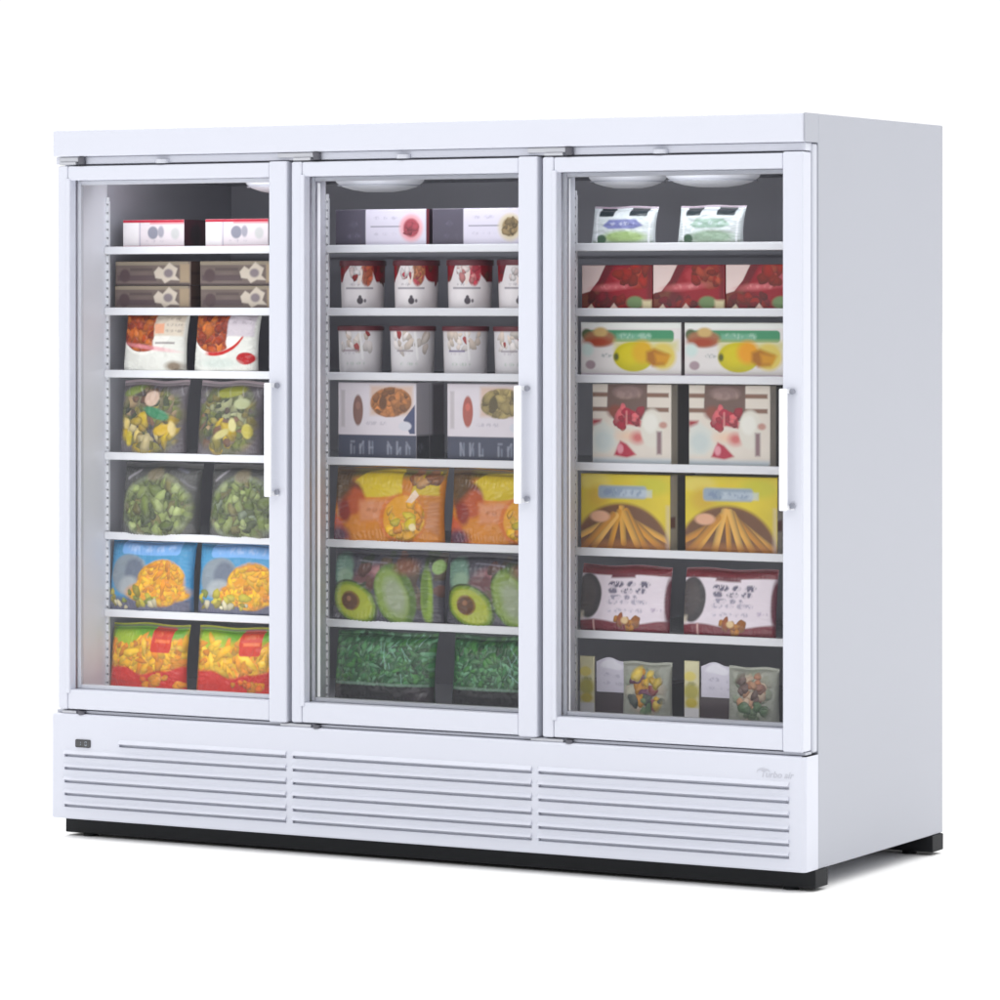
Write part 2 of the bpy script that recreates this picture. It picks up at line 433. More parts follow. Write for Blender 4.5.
SOFT = 0.6
class Art:
    """a small painter over a grid of mesh vertices; positions in 0..1, y up"""
    def __init__(s, w, h, base, res=0.0016):
        s.w, s.h = w, h
        s.nx, s.ny = max(4, int(w/res))+1, max(4, int(h/res))+1
        s.X, s.Y = np.meshgrid(np.linspace(0, 1, s.nx), np.linspace(0, 1, s.ny))
        s.C = np.zeros((s.ny, s.nx, 3)); s.C[:] = lin(base); s.H = np.zeros((s.ny, s.nx))
        s.e = 0.003
    def put(s, m, c):
        c = lin(c) if not isinstance(c, np.ndarray) else c
        s.C += (c-s.C)*m[..., None]; return s
    def d_rect(s, x0, y0, x1, y1, r=0.0):
        qx = np.abs(s.X-(x0+x1)/2)*s.w-(x1-x0)/2*s.w+r; qy = np.abs(s.Y-(y0+y1)/2)*s.h-(y1-y0)/2*s.h+r
        return np.hypot(np.maximum(qx, 0), np.maximum(qy, 0))+np.minimum(np.maximum(qx, qy), 0)-r
    def rect(s, x0, y0, x1, y1, c, r=0.0, soft=None, a=1.0):
        return s.put(a*sm(s.d_rect(x0, y0, x1, y1, r), SOFT*soft if soft else s.e), c)
    def m_ell(s, cx, cy, rx, ry, rot=0, soft=None):
        dx, dy = (s.X-cx)*s.w, (s.Y-cy)*s.h
        c_, s_ = math.cos(rot), math.sin(rot)
        u, v_ = (dx*c_+dy*s_)/(rx*s.w), (-dx*s_+dy*c_)/(ry*s.h)
        q = np.sqrt(u*u+v_*v_); d = (q-1)*min(rx*s.w, ry*s.h)
        return sm(d, soft or s.e), q, u, v_
    def ell(s, cx, cy, rx, ry, c, rot=0, soft=None, a=1.0, clip=None):
        m = s.m_ell(cx, cy, rx, ry, rot, SOFT*soft if soft else None)[0]*a
        return s.put(m if clip is None else m*clip, c)
    def poly(s, pts, c, soft=None, a=1.0):
        px = [p[0]*s.w for p in pts]; py = [p[1]*s.h for p in pts]; X, Y = s.X*s.w, s.Y*s.h
        d = np.full_like(X, 1e9); ins = np.zeros(X.shape, bool); n = len(pts)
        for i in range(n):
            x0, y0, x1, y1 = px[i], py[i], px[(i+1) % n], py[(i+1) % n]
            ex, ey = x1-x0, y1-y0; t = np.clip(((X-x0)*ex+(Y-y0)*ey)/max(ex*ex+ey*ey, 1e-12), 0, 1)
            d = np.minimum(d, np.hypot(X-x0-t*ex, Y-y0-t*ey))
            if abs(ey) > 1e-12: ins ^= ((y0 > Y) != (y1 > Y)) & (X < ex*(Y-y0)/ey+x0)
        return s.put(a*sm(np.where(ins, -d, d), SOFT*soft if soft else s.e), c)
    def line(s, x0, y0, x1, y1, t, c, a=1.0, soft=None, shade=False):
        ax, ay, ex, ey = x0*s.w, y0*s.h, (x1-x0)*s.w, (y1-y0)*s.h
        X, Y = s.X*s.w, s.Y*s.h
        q = np.clip(((X-ax)*ex+(Y-ay)*ey)/max(ex*ex+ey*ey, 1e-12), 0, 1)
        dx, dy = X-ax-q*ex, Y-ay-q*ey; d = np.hypot(dx, dy)-t/2
        m = a*sm(d, SOFT*soft if soft else s.e)
        if shade:
            L = math.hypot(ex, ey); nrm = (dx*(-ey)+dy*ex)/L/(t/2)
            cc = lin(c)[None, None, :]*(0.86+0.34*np.clip(nrm*(1 if ex <= 0 else -1), -1, 1)-0.25*nrm**2)[..., None]
            s.C += (cc-s.C)*m[..., None]; s.H = np.maximum(s.H, m*0.6)
            return s
        return s.put(m, c)
    def blobs(s, n, box, cols, r, seed, clip=None, bump=0.0, elong=1.6, dark=0.45):
        rs = random.Random(seed); x0, y0, x1, y1 = box
        for k in range(n):
            cx, cy = rs.uniform(x0, x1), rs.uniform(y0, y1); rr = rs.uniform(r*0.6, r*1.3); e = rs.uniform(1.0, elong)
            m, q, u, v_ = s.m_ell(cx, cy, rr*e/s.w, rr/s.h, rs.uniform(0, 3.1), 0.0022)
            an = np.arctan2(v_, u); q = q*(1+0.13*np.sin(2*an+rs.uniform(0, 6.3))+0.09*np.sin(3*an+rs.uniform(0, 6.3))+0.05*np.sin(5*an+rs.uniform(0, 6.3)))
            m = sm((q-1)*rr, 0.0018)
            if clip is not None: m = m*clip
            c = lin(rs.choice(cols))*rs.uniform(0.72, 1.15)
            lit = 1.08-dark*np.clip(q, 0, 1)**2+0.22*np.clip((s.Y-cy)*s.h/rr, -1, 1)  # light from above and a darker rim painted into each blob
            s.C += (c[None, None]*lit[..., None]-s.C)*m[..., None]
            if bump: s.H = np.maximum(s.H*(1-0.6*m), m*np.sqrt(np.clip(1-q*q, 0, 1))*bump)
        return s
    def words(s, x0, x1, y, h, c, seed, a=0.8, lw=0.0024):
        sf = max(0.0045, lw*1.9)
        """a row of small letter-like strokes, as unreadable as the print in the photograph"""
        rs = random.Random(seed); x = x0; hh = h*s.h
        n = vnoise(s.X, s.Y, max(3, 2.5*s.w/hh), max(3, 1.5*s.h/hh), seed+900, 2)
        ink = 0.22+0.78*np.clip((n-0.43)/0.12, 0, 1)
        while x < x1-0.02:
            w_ = min(x1-x, rs.uniform(1.4, 4.2)*hh/s.w)
            s.put(a*ink*sm(s.d_rect(x, y, x+w_, y+h, 0.15*h), sf), c)
            x += w_+0.45*hh/s.w
        return s
    def grain(s, amt, sx, sy, seed):
        n = vnoise(s.X, s.Y, sx, sy, seed); s.C *= (1+amt*(n-0.5)*2)[..., None]; return s

class Build:
    """collects vertex grids into one mesh with a painted colour attribute"""
    def __init__(s): s.V, s.F, s.C, s.S, s.n = [], [], [], [], 0
    def grid(s, P, C, smooth=True, flip=False):
        ny, nx = P.shape[:2]
        i = np.arange(ny*nx).reshape(ny, nx)+s.n
        f = np.stack([i[:-1, :-1], i[:-1, 1:], i[1:, 1:], i[1:, :-1]], -1).reshape(-1, 4)
        if flip: f = f[:, ::-1]
        s.V.append(P.reshape(-1, 3)); s.C.append(C.reshape(-1, 3)); s.F.append(f); s.S.append(np.full(len(f), smooth)); s.n += ny*nx
    def quad(s, a, b, c, d, col):
        P = np.array([[a, b], [d, c]], float); s.grid(P, np.broadcast_to(col, (2, 2, 3)), False)
    def mesh(s, name, m):
        V, F, C, S = np.concatenate(s.V), np.concatenate(s.F), np.concatenate(s.C), np.concatenate(s.S)
        me = bpy.data.meshes.new(name)
        me.vertices.add(len(V)); me.vertices.foreach_set('co', V.astype(np.float32).ravel())
        me.loops.add(len(F)*4); me.loops.foreach_set('vertex_index', F.astype(np.int32).ravel())
        me.polygons.add(len(F)); me.polygons.foreach_set('loop_start', np.arange(0, len(F)*4, 4, dtype=np.int32))
        me.update(calc_edges=True)
        me.polygons.foreach_set('use_smooth', S)
        at = me.color_attributes.new('print', 'FLOAT_COLOR', 'POINT')
        at.data.foreach_set('color', np.concatenate([np.clip(C, 0, 1), np.ones((len(C), 1))], 1).astype(np.float32).ravel())
        me.validate(); me.update(); me.materials.append(m)
        return me

def box_mesh(name, art, depth, right, left=None, top=None, bulge=0.0012, seed=0, bevel=0.002):
    """folded carton: painted front, rounded front edges, other faces coloured separately, some ends with painted shade; origin at its bottom front left"""
    w, h = art.w, art.h; b = Build(); X, Y = art.X, art.Y
    ed = np.minimum(np.minimum(X, 1-X)*w, np.minimum(Y, 1-Y)*h)
    t = np.clip(1-ed/bevel, 0, 1)
    y = bevel*(1-np.sqrt(np.clip(1-t*t, 0, 1))) - bulge*(4*X*(1-X))*(4*Y*(1-Y)) + 0.0005*(vnoise(X, Y, 3, 3, seed)-0.5)
    b.grid(np.stack([X*w, y, Y*h], -1), art.C)
    L = lambda c: lin(c) if not isinstance(c, Art) else c
    right, left, top = right, left or right, top or right
    y0 = bevel
    if isinstance(right, Art):
        A = right; b.grid(np.stack([np.full_like(A.X, w), y0+A.X*(depth-y0), A.Y*h], -1), A.C, False)
        rc = A.C[A.ny//2, A.nx//2]
    else:
        rc = lin(right); b.quad((w, y0, 0), (w, depth, 0), (w, depth, h), (w, y0, h), rc)
    lc = rc if isinstance(left, Art) else lin(left); tc = rc if isinstance(top, Art) else lin(top)
    b.quad((0, depth, 0), (0, y0, 0), (0, y0, h), (0, depth, h), lc)
    b.quad((0, y0, h), (w, y0, h), (w, depth, h), (0, depth, h), tc)
    b.quad((0, depth, 0), (w, depth, 0), (w, y0, 0), (0, y0, 0), tc)
    b.quad((w, depth, 0), (0, depth, 0), (0, depth, h), (w, depth, h), lc)
    # tuck flap edge on the right end: a thin raised board line
    b.quad((w+0.0006, depth*0.45, h*0.02), (w+0.0006, depth*0.47, h*0.02), (w+0.0006, depth*0.47, h*0.98), (w+0.0006, depth*0.45, h*0.98), rc*0.7)
    return b.mesh(name, M['card'])

def bag_mesh(name, art, thick, seed=0, lump=0.004, wr=0.004, lean=0.02, seal=0.07, pinch=0.03, back=(90, 88, 90)):
    """filled film bag standing on its end: pillow front and back, crimped top seal, wrinkles running in from the seams"""
    w, h = art.w, art.h; b = Build(); X, Y = art.X, art.Y
    Yb = np.clip(Y/(1-seal), 0, 1)
    px = np.clip(1-np.abs(2*X-1)**4.5, 0, 1); py = np.clip(1-np.abs(2*np.clip(Yb*0.97+0.03, 0, 1)-1)**6.5, 0, 1)
    T = thick*np.sqrt(px)*np.sqrt(py)*(1.10-0.35*Y)
    edge = 1-np.clip(np.minimum(np.minimum(X, 1-X)/0.22, np.minimum(Yb, 1-Yb)/0.25), 0, 1)
    nz = vnoise(X, Y, 5, 5, seed)-0.5
    wx = np.sin((X*(26+seed % 5)+2.2*nz)*6.28)*np.clip(np.abs(2*Yb-1)-0.45, 0, 1)
    wy = np.sin((Y*(15+seed % 4)+2.4*nz)*6.28)*np.clip(np.abs(2*X-1)-0.5, 0, 1)
    disp = T*(0.9+0.35*nz)+lump*art.H*np.clip(px*py*1.5, 0, 1)+wr*(0.30*wx+0.30*wy)*np.sqrt(np.clip(px*py*3, 0, 1))*(0.3+1.4*vnoise(X, Y, 4, 4, seed+3))+wr*1.6*(vnoise(X, Y, 9, 7, seed+7)-0.5)*np.sqrt(px*py)
    crimp = np.where(Y > 1-seal, 0.0007*np.sin(Y*h/0.0035*6.28), 0)
    xin = (X-0.5)*(1-pinch*np.sin(np.pi*Y)*1.0)+0.5
    zz = Y*h*(1-0.012*np.sin(X*9+seed)*Y)
    bend = lean*Y**2
    yf = -disp+crimp+bend
    b.grid(np.stack([xin*w, yf, zz], -1), art.C)
    k = 3; sl = (slice(None, None, k), slice(None, None, k))
    Xs, Ys = np.append(np.arange(0, art.nx-1, k), art.nx-1), np.append(np.arange(0, art.ny-1, k), art.ny-1)
    ix = np.ix_(Ys, Xs)
    b.grid(np.stack([(xin*w)[ix], (disp*0.8+crimp+bend+0.0003)[ix], zz[ix]], -1), np.broadcast_to(lin(back), (len(Ys), len(Xs), 3)), True, True)
    return b.mesh(name, M['film'])

def tub_mesh(name, paint, r0, r1, h):
    """tapered round tub, painted all round; the print faces the door"""
    A = Art(0.30, h, (225, 222, 224), 0.0018)      # art covers the front 150 degrees, repeated behind
    paint(A)
    b = Build()
    ang = -math.pi/2+(A.X-0.5)*math.radians(190)
    rr = r0+(r1-r0)*A.Y; rr = rr+0.0012*np.clip((A.Y-0.96)/0.04, 0, 1)-0.002*np.clip((0.03-A.Y)/0.03, 0, 1)
    b.grid(np.stack([rr*np.cos(ang), rr*np.sin(ang), A.Y*h], -1), A.C)
    n = 24
    a2 = math.radians(-90+95)+np.linspace(0, 1, n)*math.radians(170)
    z = np.linspace(0, 1, 4); AA, ZZ = np.meshgrid(a2, z); r2 = r0+(r1-r0)*ZZ
    b.grid(np.stack([r2*np.cos(AA), r2*np.sin(AA), ZZ*h], -1), np.broadcast_to(lin((215, 212, 214)), AA.shape+(3,)))
    a3 = np.linspace(0, 2*math.pi, 40); q = np.array([0.0, 1.0]); AA, QQ = np.meshgrid(a3, q)
    for zz, rad, fl_ in ((0.001, r0-0.002, False), (h-0.002, r1, True)):
        b.grid(np.stack([rad*QQ*np.cos(AA), rad*QQ*np.sin(AA), np.full_like(AA, zz)], -1), np.broadcast_to(lin((210, 208, 208)), AA.shape+(3,)), False, fl_)
    return b.mesh(name, M['tub'])

# ------------------------------------------------------------------ the goods
YF = 0.214                      # fronts of the goods, just behind the price rails
def place(name, me, x, z, label, cat, group, y=YF, rz=0.0):
    o = obj(name, me); o.location = (x, y, z); o.rotation_euler = (0, 0, rz)
    return tag(o, label, cat, group)
def again(o, x, label, z=None, dy=0.0, rz=0.0):
    c = o.copy(); COL.objects.link(c); c.location.x = x; c.location.y += dy
    if z is not None: c.location.z = z
    c.rotation_euler.z = rz; c['label'] = label
    for ch in o.children:
        d = ch.copy(); COL.objects.link(d); d.parent = c
    return c
ST = [z+0.0045 for z in SHELF_Z]+[FLOOR_Z+0.001]    # standing heights, row by row

# ---- left door
# row 1: white cartons edged in red
A = Art(0.208, 0.082, (222, 214, 218))
A.rect(0, 0, 0.26, 1, (232, 228, 230)).rect(0.275, 0.05, 0.295, 0.9, (180, 176, 188), soft=.004)
A.ell(0.5, 0.55, 0.085, 0.22, (140, 140, 152), soft=.008).ell(0.63, 0.58, 0.05, 0.2, (160, 158, 168), soft=.008).ell(0.86, 0.52, 0.07, 0.2, (196, 196, 196), soft=.012)
A.words(0.36, 0.72, 0.2, 0.1, (150, 145, 158), 3, .5)
A.rect(0, 0.9, 1, 1, (178, 62, 76)).rect(0.45, 0.84, 1, 0.92, (205, 120, 128), a=.6).rect(0, 0, 1, 0.09, (205, 130, 142)).grain(.04, 6, 4, 2)
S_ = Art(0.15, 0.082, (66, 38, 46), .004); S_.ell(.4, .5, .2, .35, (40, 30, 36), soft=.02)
me = box_mesh('carton', A, 0.15, S_, (62, 40, 48), (150, 60, 70))
a = place('frozen_food_box', me, 0.094, ST[0], 'white carton with red top edge, left one on top shelf behind left door', 'box', 'white cartons edged in red')
again(a, 0.374, 'white carton with red top edge, right one on top shelf behind left door', rz=.01)
# row 2: brown ice cream boxes, two stacked on two
A = Art(0.258, 0.068, (104, 92, 88))
A.grain(.22, 3, 6, 5).rect(0, .84, .97, 1, (140, 130, 116)).rect(.03, .18, .55, .42, (82, 68, 70), soft=.008).rect(.2, .6, .5, .72, (84, 72, 70), soft=.006)
A.ell(.13, .4, .07, .28, (74, 58, 60), soft=.012)
A.poly([(.52, .55), (.58, .78), (.64, .66), (.72, .95), (.78, .8), (.83, .7), (.8, .4), (.86, .2), (.74, .22), (.66, .08), (.62, .26), (.54, .3)], (200, 190, 178), soft=.008)
A.ell(.71, .5, .06, .18, (128, 118, 122), soft=.01).rect(.86, .12, .985, .88, (158, 142, 122), soft=.012)
A.rect(0, 0, 1, .07, (70, 58, 58))
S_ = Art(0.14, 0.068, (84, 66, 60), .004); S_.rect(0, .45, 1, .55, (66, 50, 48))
me = box_mesh('carton', A, 0.14, S_, (70, 58, 58), (110, 98, 92))
hb = 0.0695
a = place('ice_cream_box', me, 0.066, ST[1], 'brown ice cream box, lower one of the left stack behind left door', 'box', 'stacked brown ice cream boxes')
again(a, 0.068, 'brown ice cream box with white splash, on top of the left stack behind left door', ST[1]+hb, rz=-.006)
again(a, 0.358, 'brown ice cream box, lower one of the right stack behind left door', rz=.004)
again(a, 0.356, 'brown ice cream box with white splash, on top of the right stack behind left door', ST[1]+hb, rz=-.004)
# row 3: white stand-up pouches with an orange-brown dish
def pouch(dot, seed):
    A = Art(0.212, 0.172, (222, 222, 216))
    A.grain(.05, 4, 4, seed)
    clip = A.m_ell(.36, .84, .43, .50, 0, .004)[0]*sm((A.X-(.56 if not dot else .60)-.06*np.sin(A.Y*9)), .03)
    A.ell(.36, .84, .47, .555, (238, 236, 230), soft=.004)
    A.put(clip, (158, 78, 54))
    A.blobs(70, (0, .3, .62, 1), [(172, 86, 58), (150, 66, 46), (190, 110, 74), (130, 62, 50), (200, 128, 92)], .012, seed, clip, .5)
    if dot:
        A.put(A.m_ell(.36, .80, .50, .52, 0, .004)[0]*(1-A.m_ell(.36, .86, .50, .52, 0, .004)[0])*sm(.25-A.X, .1), (190, 52, 52))
        A.ell(.86, .24, .13, .10, (178, 46, 50)).rect(.55, .60, .96, .98, (206, 198, 204), soft=.01)
        A.words(.6, .92, .8, .05, (150, 140, 150), 8, .5); A.ell(.45, .16, .3, .08, (205, 212, 206), soft=.02)
    else:
        A.rect(.52, .60, .97, .97, (214, 204, 190), soft=.01).rect(.53, .64, .68, .80, (226, 176, 152), soft=.008)
        A.words(.66, .95, .86, .045, (140, 128, 120), 4, .6); A.words(.70, .95, .76, .045, (150, 140, 132), 5, .6); A.words(.70, .95, .66, .045, (150, 140, 132), 6, .6)
        A.rect(.55, .47, .86, .50, (96, 80, 86), soft=.008, a=.8)
        A.ell(.45, .41, .38, .035, (232, 168, 176), rot=-.12, soft=.01, a=.7)
        A.ell(.86, .1, .12, .08, (128, 114, 98), soft=.02)
    return A
place('frozen_meal_pouch', bag_mesh('pouch', pouch(False, 11), .030, 11, seal=.05), .101, ST[2], 'white pouch with orange-brown dish and cream text panel, left on third shelf', 'pouch', 'white meal pouches')
place('frozen_meal_pouch', bag_mesh('pouch', pouch(True, 12), .028, 12, seal=.05), .340, ST[2], 'white pouch with orange-brown dish and a red spot low on the right', 'pouch', 'white meal pouches')
# row 4: mixed vegetable bags
def vegbag(w, seed, cols, green):
    A = Art(w, 0.212, (88, 82, 86))
    A.grain(.2, 4, 4, seed)
    clip = A.m_ell(.5, .48, .46, .47, 0, .03)[0]
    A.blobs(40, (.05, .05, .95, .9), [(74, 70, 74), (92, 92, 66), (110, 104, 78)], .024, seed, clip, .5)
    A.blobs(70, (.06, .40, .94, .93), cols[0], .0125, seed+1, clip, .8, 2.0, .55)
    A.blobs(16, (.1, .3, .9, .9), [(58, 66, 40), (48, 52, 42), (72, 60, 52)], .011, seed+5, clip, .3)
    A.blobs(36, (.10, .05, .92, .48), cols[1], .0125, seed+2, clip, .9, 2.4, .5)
    for (x, y, rx, ry, r, c) in green: A.ell(x, y, rx, ry, c, r, soft=.008); A.H = np.maximum(A.H, A.m_ell(x, y, rx, ry, r, .01)[0]*.8)
    A.rect(0, .93, 1, 1, (166, 150, 156), soft=.01)
    for k in range(5):
        x = .1+.2*k; A.line(x, .93, x+.06, .8, .003, (200, 196, 204), .25)
    return A
olive = [(100, 106, 56), (122, 112, 64), (84, 90, 48), (156, 136, 108), (110, 82, 64), (132, 124, 72)]
yel = [(182, 158, 72), (166, 140, 62), (190, 172, 116), (124, 108, 58), (118, 112, 60), (194, 180, 138)]
place('vegetable_bag', bag_mesh('bag', vegbag(.222, 21, (olive, yel), [(.62, .56, .20, .07, -.3, (62, 122, 88)), (.52, .76, .11, .10, .4, (200, 176, 160)), (.22, .86, .17, .06, .3, (112, 126, 60)), (.72, .34, .14, .07, .2, (196, 164, 66)), (.86, .36, .05, .10, .2, (208, 190, 140)), (.2, .22, .05, .1, -.2, (190, 172, 74))]), .034, 21, .006), .090, ST[3],
      'clear bag of mixed vegetables with a bright green leaf, left on fourth shelf', 'bag', 'mixed vegetable bags')
place('vegetable_bag', bag_mesh('bag', vegbag(.212, 27, (olive[:3]+[(150, 152, 118)], yel[:1]+olive), [(.55, .86, .22, .08, .1, (134, 136, 58)), (.75, .70, .12, .07, .1, (168, 172, 136)), (.62, .42, .06, .09, .3, (206, 200, 150)), (.45, .3, .14, .05, .4, (190, 182, 128)), (.85, .34, .08, .1, .2, (182, 172, 96))]), .034, 24, .006), .352, ST[3],
      'clear bag of olive green mixed vegetables, behind the left door handle on fourth shelf', 'bag', 'mixed vegetable bags')
# row 5: round-filled clear bags of sprouts
def sprouts(w, seed, tint):
    A = Art(w, 0.206, (66, 66, 64)); A.grain(.3, 4, 4, seed)
    clip = A.m_ell(.5, .39, .44, .43, 0, .02)[0]
    A.put(clip, (104, 112, 76))
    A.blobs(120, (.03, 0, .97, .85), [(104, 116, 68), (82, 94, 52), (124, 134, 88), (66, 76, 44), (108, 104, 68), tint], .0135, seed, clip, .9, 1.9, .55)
    A.blobs(8, (.15, .05, .9, .7), [(160, 170, 122), (146, 158, 106)], .012, seed+4, clip, .9)  # lighter blobs painted as highlights
    ring = np.clip(A.m_ell(.5, .39, .455, .445, 0, .006)[0]-A.m_ell(.5, .39, .425, .415, 0, .02)[0], 0, 1)
    A.put(ring*.5*(vnoise(A.X, A.Y, 6, 6, seed)), (180, 186, 180))
    A.line(.1, .78, .24, .9, .008, (170, 166, 172), .6, .008).line(.72, .92, .86, .88, .007, (130, 130, 142), .6, .01).line(.8, .78, .97, .66, .006, (120, 118, 122), .6, .01)  # pale streaks painted as reflections on the film
    A.ell(.46, .84, .10, .09, (120, 112, 92), soft=.015)
    return A
place('sprout_bag', bag_mesh('bag', sprouts(.262, 31, (128, 138, 84)), .042, 31, .007, .005), .095, ST[4], 'dark clear bag rounded out with pale green sprouts, left on fifth shelf', 'bag', 'clear sprout bags')
place('sprout_bag', bag_mesh('bag', sprouts(.252, 36, (126, 136, 114)), .042, 33, .007, .005), .392, ST[4], 'dark clear bag of grey-green sprouts, right one on fifth shelf', 'bag', 'clear sprout bags')
# row 6: blue bags
def bluebag(w, seed):
    A = Art(w, 0.212, (78, 130, 168)); A.grain(.1, 3, 3, seed)
    A.rect(.03, .18, .97, .9, (104, 160, 198), r=.02, soft=.03, a=.8)
    A.rect(.16, .77, .86, .95, (146, 186, 232), r=.012).words(.22, .8, .815, .085, (196, 214, 244), seed, .55, .004)
    A.rect(0, 0, 1, .20, (92, 92, 110), soft=.03)
    A.ell(.27, .50, .23, .27, (136, 146, 154), soft=.012).ell(.33, .55, .12, .17, (108, 116, 130), soft=.02).ell(.28, .36, .13, .12, (166, 172, 176), soft=.02)
    clip = np.maximum(A.m_ell(.66, .40, .27, .30, 0, .012)[0], A.m_ell(.62, .28, .34, .14, 0, .012)[0])
    A.put(clip, (222, 152, 44))
    A.blobs(150, (.30, .08, .96, .74), [(232, 168, 52), (240, 190, 70), (218, 140, 42), (230, 180, 60)], .0065, seed, clip, .5, 3.2, .3)
    A.blobs(16, (.05, .1, .6, .3), [(196, 184, 96), (150, 140, 70), (120, 128, 70)], .010, seed+1)
    A.blobs(5, (.1, .06, .9, .16), [(214, 206, 176)], .008, seed+2)
    return A
me = bag_mesh('bag', bluebag(.286, 41), .036, 41, .004, .004)
a = place('frozen_snack_bag', me, .052, ST[5], 'blue bag with a golden pile and grey bowl, left on sixth shelf', 'bag', 'blue snack bags')
c = again(a, .352, 'blue bag with a golden pile and grey bowl, right one, cut by door stile', rz=.03); c.data = bag_mesh('bag', bluebag(.286, 43), .034, 44, .004, .004)
# row 7: yellow, green and red bags
def fries(w, seed):
    A = Art(w, 0.196, (226, 182, 84)); A.grain(.1, 4, 4, seed)
    A.rect(0, .78, 1, 1, (118, 172, 62), soft=.035).ell(.2, .78, .2, .14, (166, 190, 84), soft=.03)
    A.blobs(150, (.04, .18, .98, .76), [(238, 184, 84), (234, 160, 70), (244, 204, 112), (228, 146, 62), (240, 188, 90)], .0085, seed, None, .5, 3.6, .28)
    wav = .34+.05*np.sin(A.X*7+1)-.02*np.sin(A.X*17)
    A.put(sm((A.Y-wav)*A.h, .008), (212, 46, 34))
    A.blobs(9, (.5, .12, .98, .24), [(232, 120, 50), (238, 160, 70)], .011, seed+3)
    A.rect(.57, .6, .84, .97, (216, 66, 46), r=.01).rect(.62, .74, .82, .79, (244, 150, 120), soft=.006).words(.61, .8, .83, .07, (240, 176, 150), seed, .5)
    A.rect(0, .05, .05, .95, (110, 98, 58), soft=.02, a=.8)
    return A
me = bag_mesh('bag', fries(.262, 51), .036, 51, .004, .004)
a = place('frozen_snack_bag', me, .052, ST[6], 'yellow and red bag of golden pieces with red badge, left on bay floor', 'bag', 'yellow and red snack bags')
c = again(a, .346, 'yellow and red bag of golden pieces with red badge, right one, cut by door stile', rz=.03); c.data = bag_mesh('bag', fries(.262, 54), .034, 54, .004, .004)

# ---- middle door
# row 1: half dark half white boxes
def duo(c, ring, seed):
    A = Art(.290, .104, (212, 208, 220))
    A.rect(0, 0, .34, 1, (82, 78, 90)).words(.13, .28, .5, .2, (124, 120, 138), seed, .6, .004).words(.12, .3, .22, .14, (112, 108, 126), seed+1, .6, .004)
    A.line(.40, .54, .78, .54, .003, (130, 128, 142)).words(.42, .7, .72, .09, (164, 160, 176), seed+2, .5).words(.42, .7, .3, .08, (176, 172, 186), seed+3, .5)
    A.ell(.84, .5, .125, .36, ring, soft=.02).ell(.84, .5, .085, .25, c, soft=.01)
    A.blobs(14, (.78, .33, .9, .68), [c, tuple(int(v*.8) for v in c)], .008, seed)
    A.rect(.355, .0, 1, .06, (196, 194, 206))
    return A
S_ = Art(.14, .104, (74, 62, 74), .004); S_.rect(0, 0, .12, 1, (190, 120, 128), soft=.01)
place('frozen_dessert_box', box_mesh('carton', duo((168, 96, 104), (224, 176, 182), 61), .14, S_, (58, 56, 72)), .803, ST[0], 'white and charcoal box with a red round picture, top shelf of middle door', 'box', 'white and charcoal boxes')
place('frozen_dessert_box', box_mesh('carton', duo((146, 128, 100), (206, 196, 176), 66), .14, S_, (58, 56, 72)), 1.113, ST[0], 'white and charcoal box with a brown round picture, top shelf of middle door', 'box', 'white and charcoal boxes')
# rows 2 and 3: ice cream tubs
def lid_mesh(r, h, col, sk=.012):
    bm = bmesh.new()
    lathe(bm, (0, 0, 0), [(r+.0012, -sk), (r+.0030, -sk), (r+.0030, h-.004), (r+.0018, h-.001), (r-.004, h), (r-.008, h-.003), (.001, h-.003)], 56)
    bmesh.ops.recalc_face_normals(bm, faces=bm.faces[:])
    me = bpy.data.meshes.new('lid'); bm.to_mesh(me); bm.free(); me.shade_smooth()
    me.set_sharp_from_angle(angle=.7)
    me.materials.append(col); return me
maroon = mat('lid_maroon', tuple(lin((104, 50, 58))), .35)
def pint_art(c1, c2, seed):
    def f(A):
        A.put(sm(.60-A.Y+0*A.X, .03)*1.0, (132, 56, 62))
        A.blobs(14, (.05, .6, .95, 1), [(150, 66, 70), (112, 48, 54), (104, 62, 54)], .012, seed+9)
        hill = .52+.50*np.exp(-((A.X-.48)/.24)**4)+.05*np.sin(A.X*31+seed)
        A.put(sm((A.Y-hill)*A.h, .005), (236, 231, 232))
        clip = A.m_ell(.60, .80, .085, .27, -.15, .008)[0]
        A.put(clip, c1); A.blobs(26, (.5, .5, .72, 1), [c1, c2, tuple(min(255, int(v*1.2)) for v in c1)], .008, seed, clip)
        A.ell(.50, .72, .03, .18, (240, 226, 220), rot=-.3, soft=.006)
        A.blobs(10, (.36, .66, .5, .9), [(228, 214, 212), c2, (236, 230, 230)], .009, seed+1)
        A.line(.28, .47, .68, .47, .0045, (116, 108, 122), .8)
        A.words(.34, .5, .52, .06, (130, 120, 132), seed, .5)
        A.ell(.50, .20, .045, .075, (66, 58, 68)).ell(.5, .28, .022, .04, (66, 58, 68)).ell(.57, .2, .018, .04, (110, 104, 112))
        A.rect(0, 0, 1, .04, (206, 200, 204))
    return f
RT0, RT1, HT = .0590, .0625, .128
pv = [((170, 104, 88), (150, 70, 70)), ((176, 124, 100), (186, 96, 104)), ((196, 104, 112), (214, 150, 150)), ((150, 152, 146), (176, 180, 176))]
desc = ['brown scoop picture, first from the left', 'tan and red scoop picture, second from the left', 'pink-red scoop picture, third from the left', 'grey-green scoop picture, half hidden by the stile']
lm = lid_mesh(RT1, .010, maroon, .006)
for k, x in enumerate((.852, 1.024, 1.194, 1.352)):
    o = place('ice_cream_tub', tub_mesh('tub', pint_art(*pv[k], 70+k), RT0, RT1, HT), x, ST[1], 'white ice cream tub with '+desc[k]+', second shelf', 'tub', 'ice cream tubs on second shelf', y=YF+.068, rz=math.radians((3, -4, 2, 5)[k]+20))
    l = obj('lid', lm, None, o); l.location = (0, 0, HT)
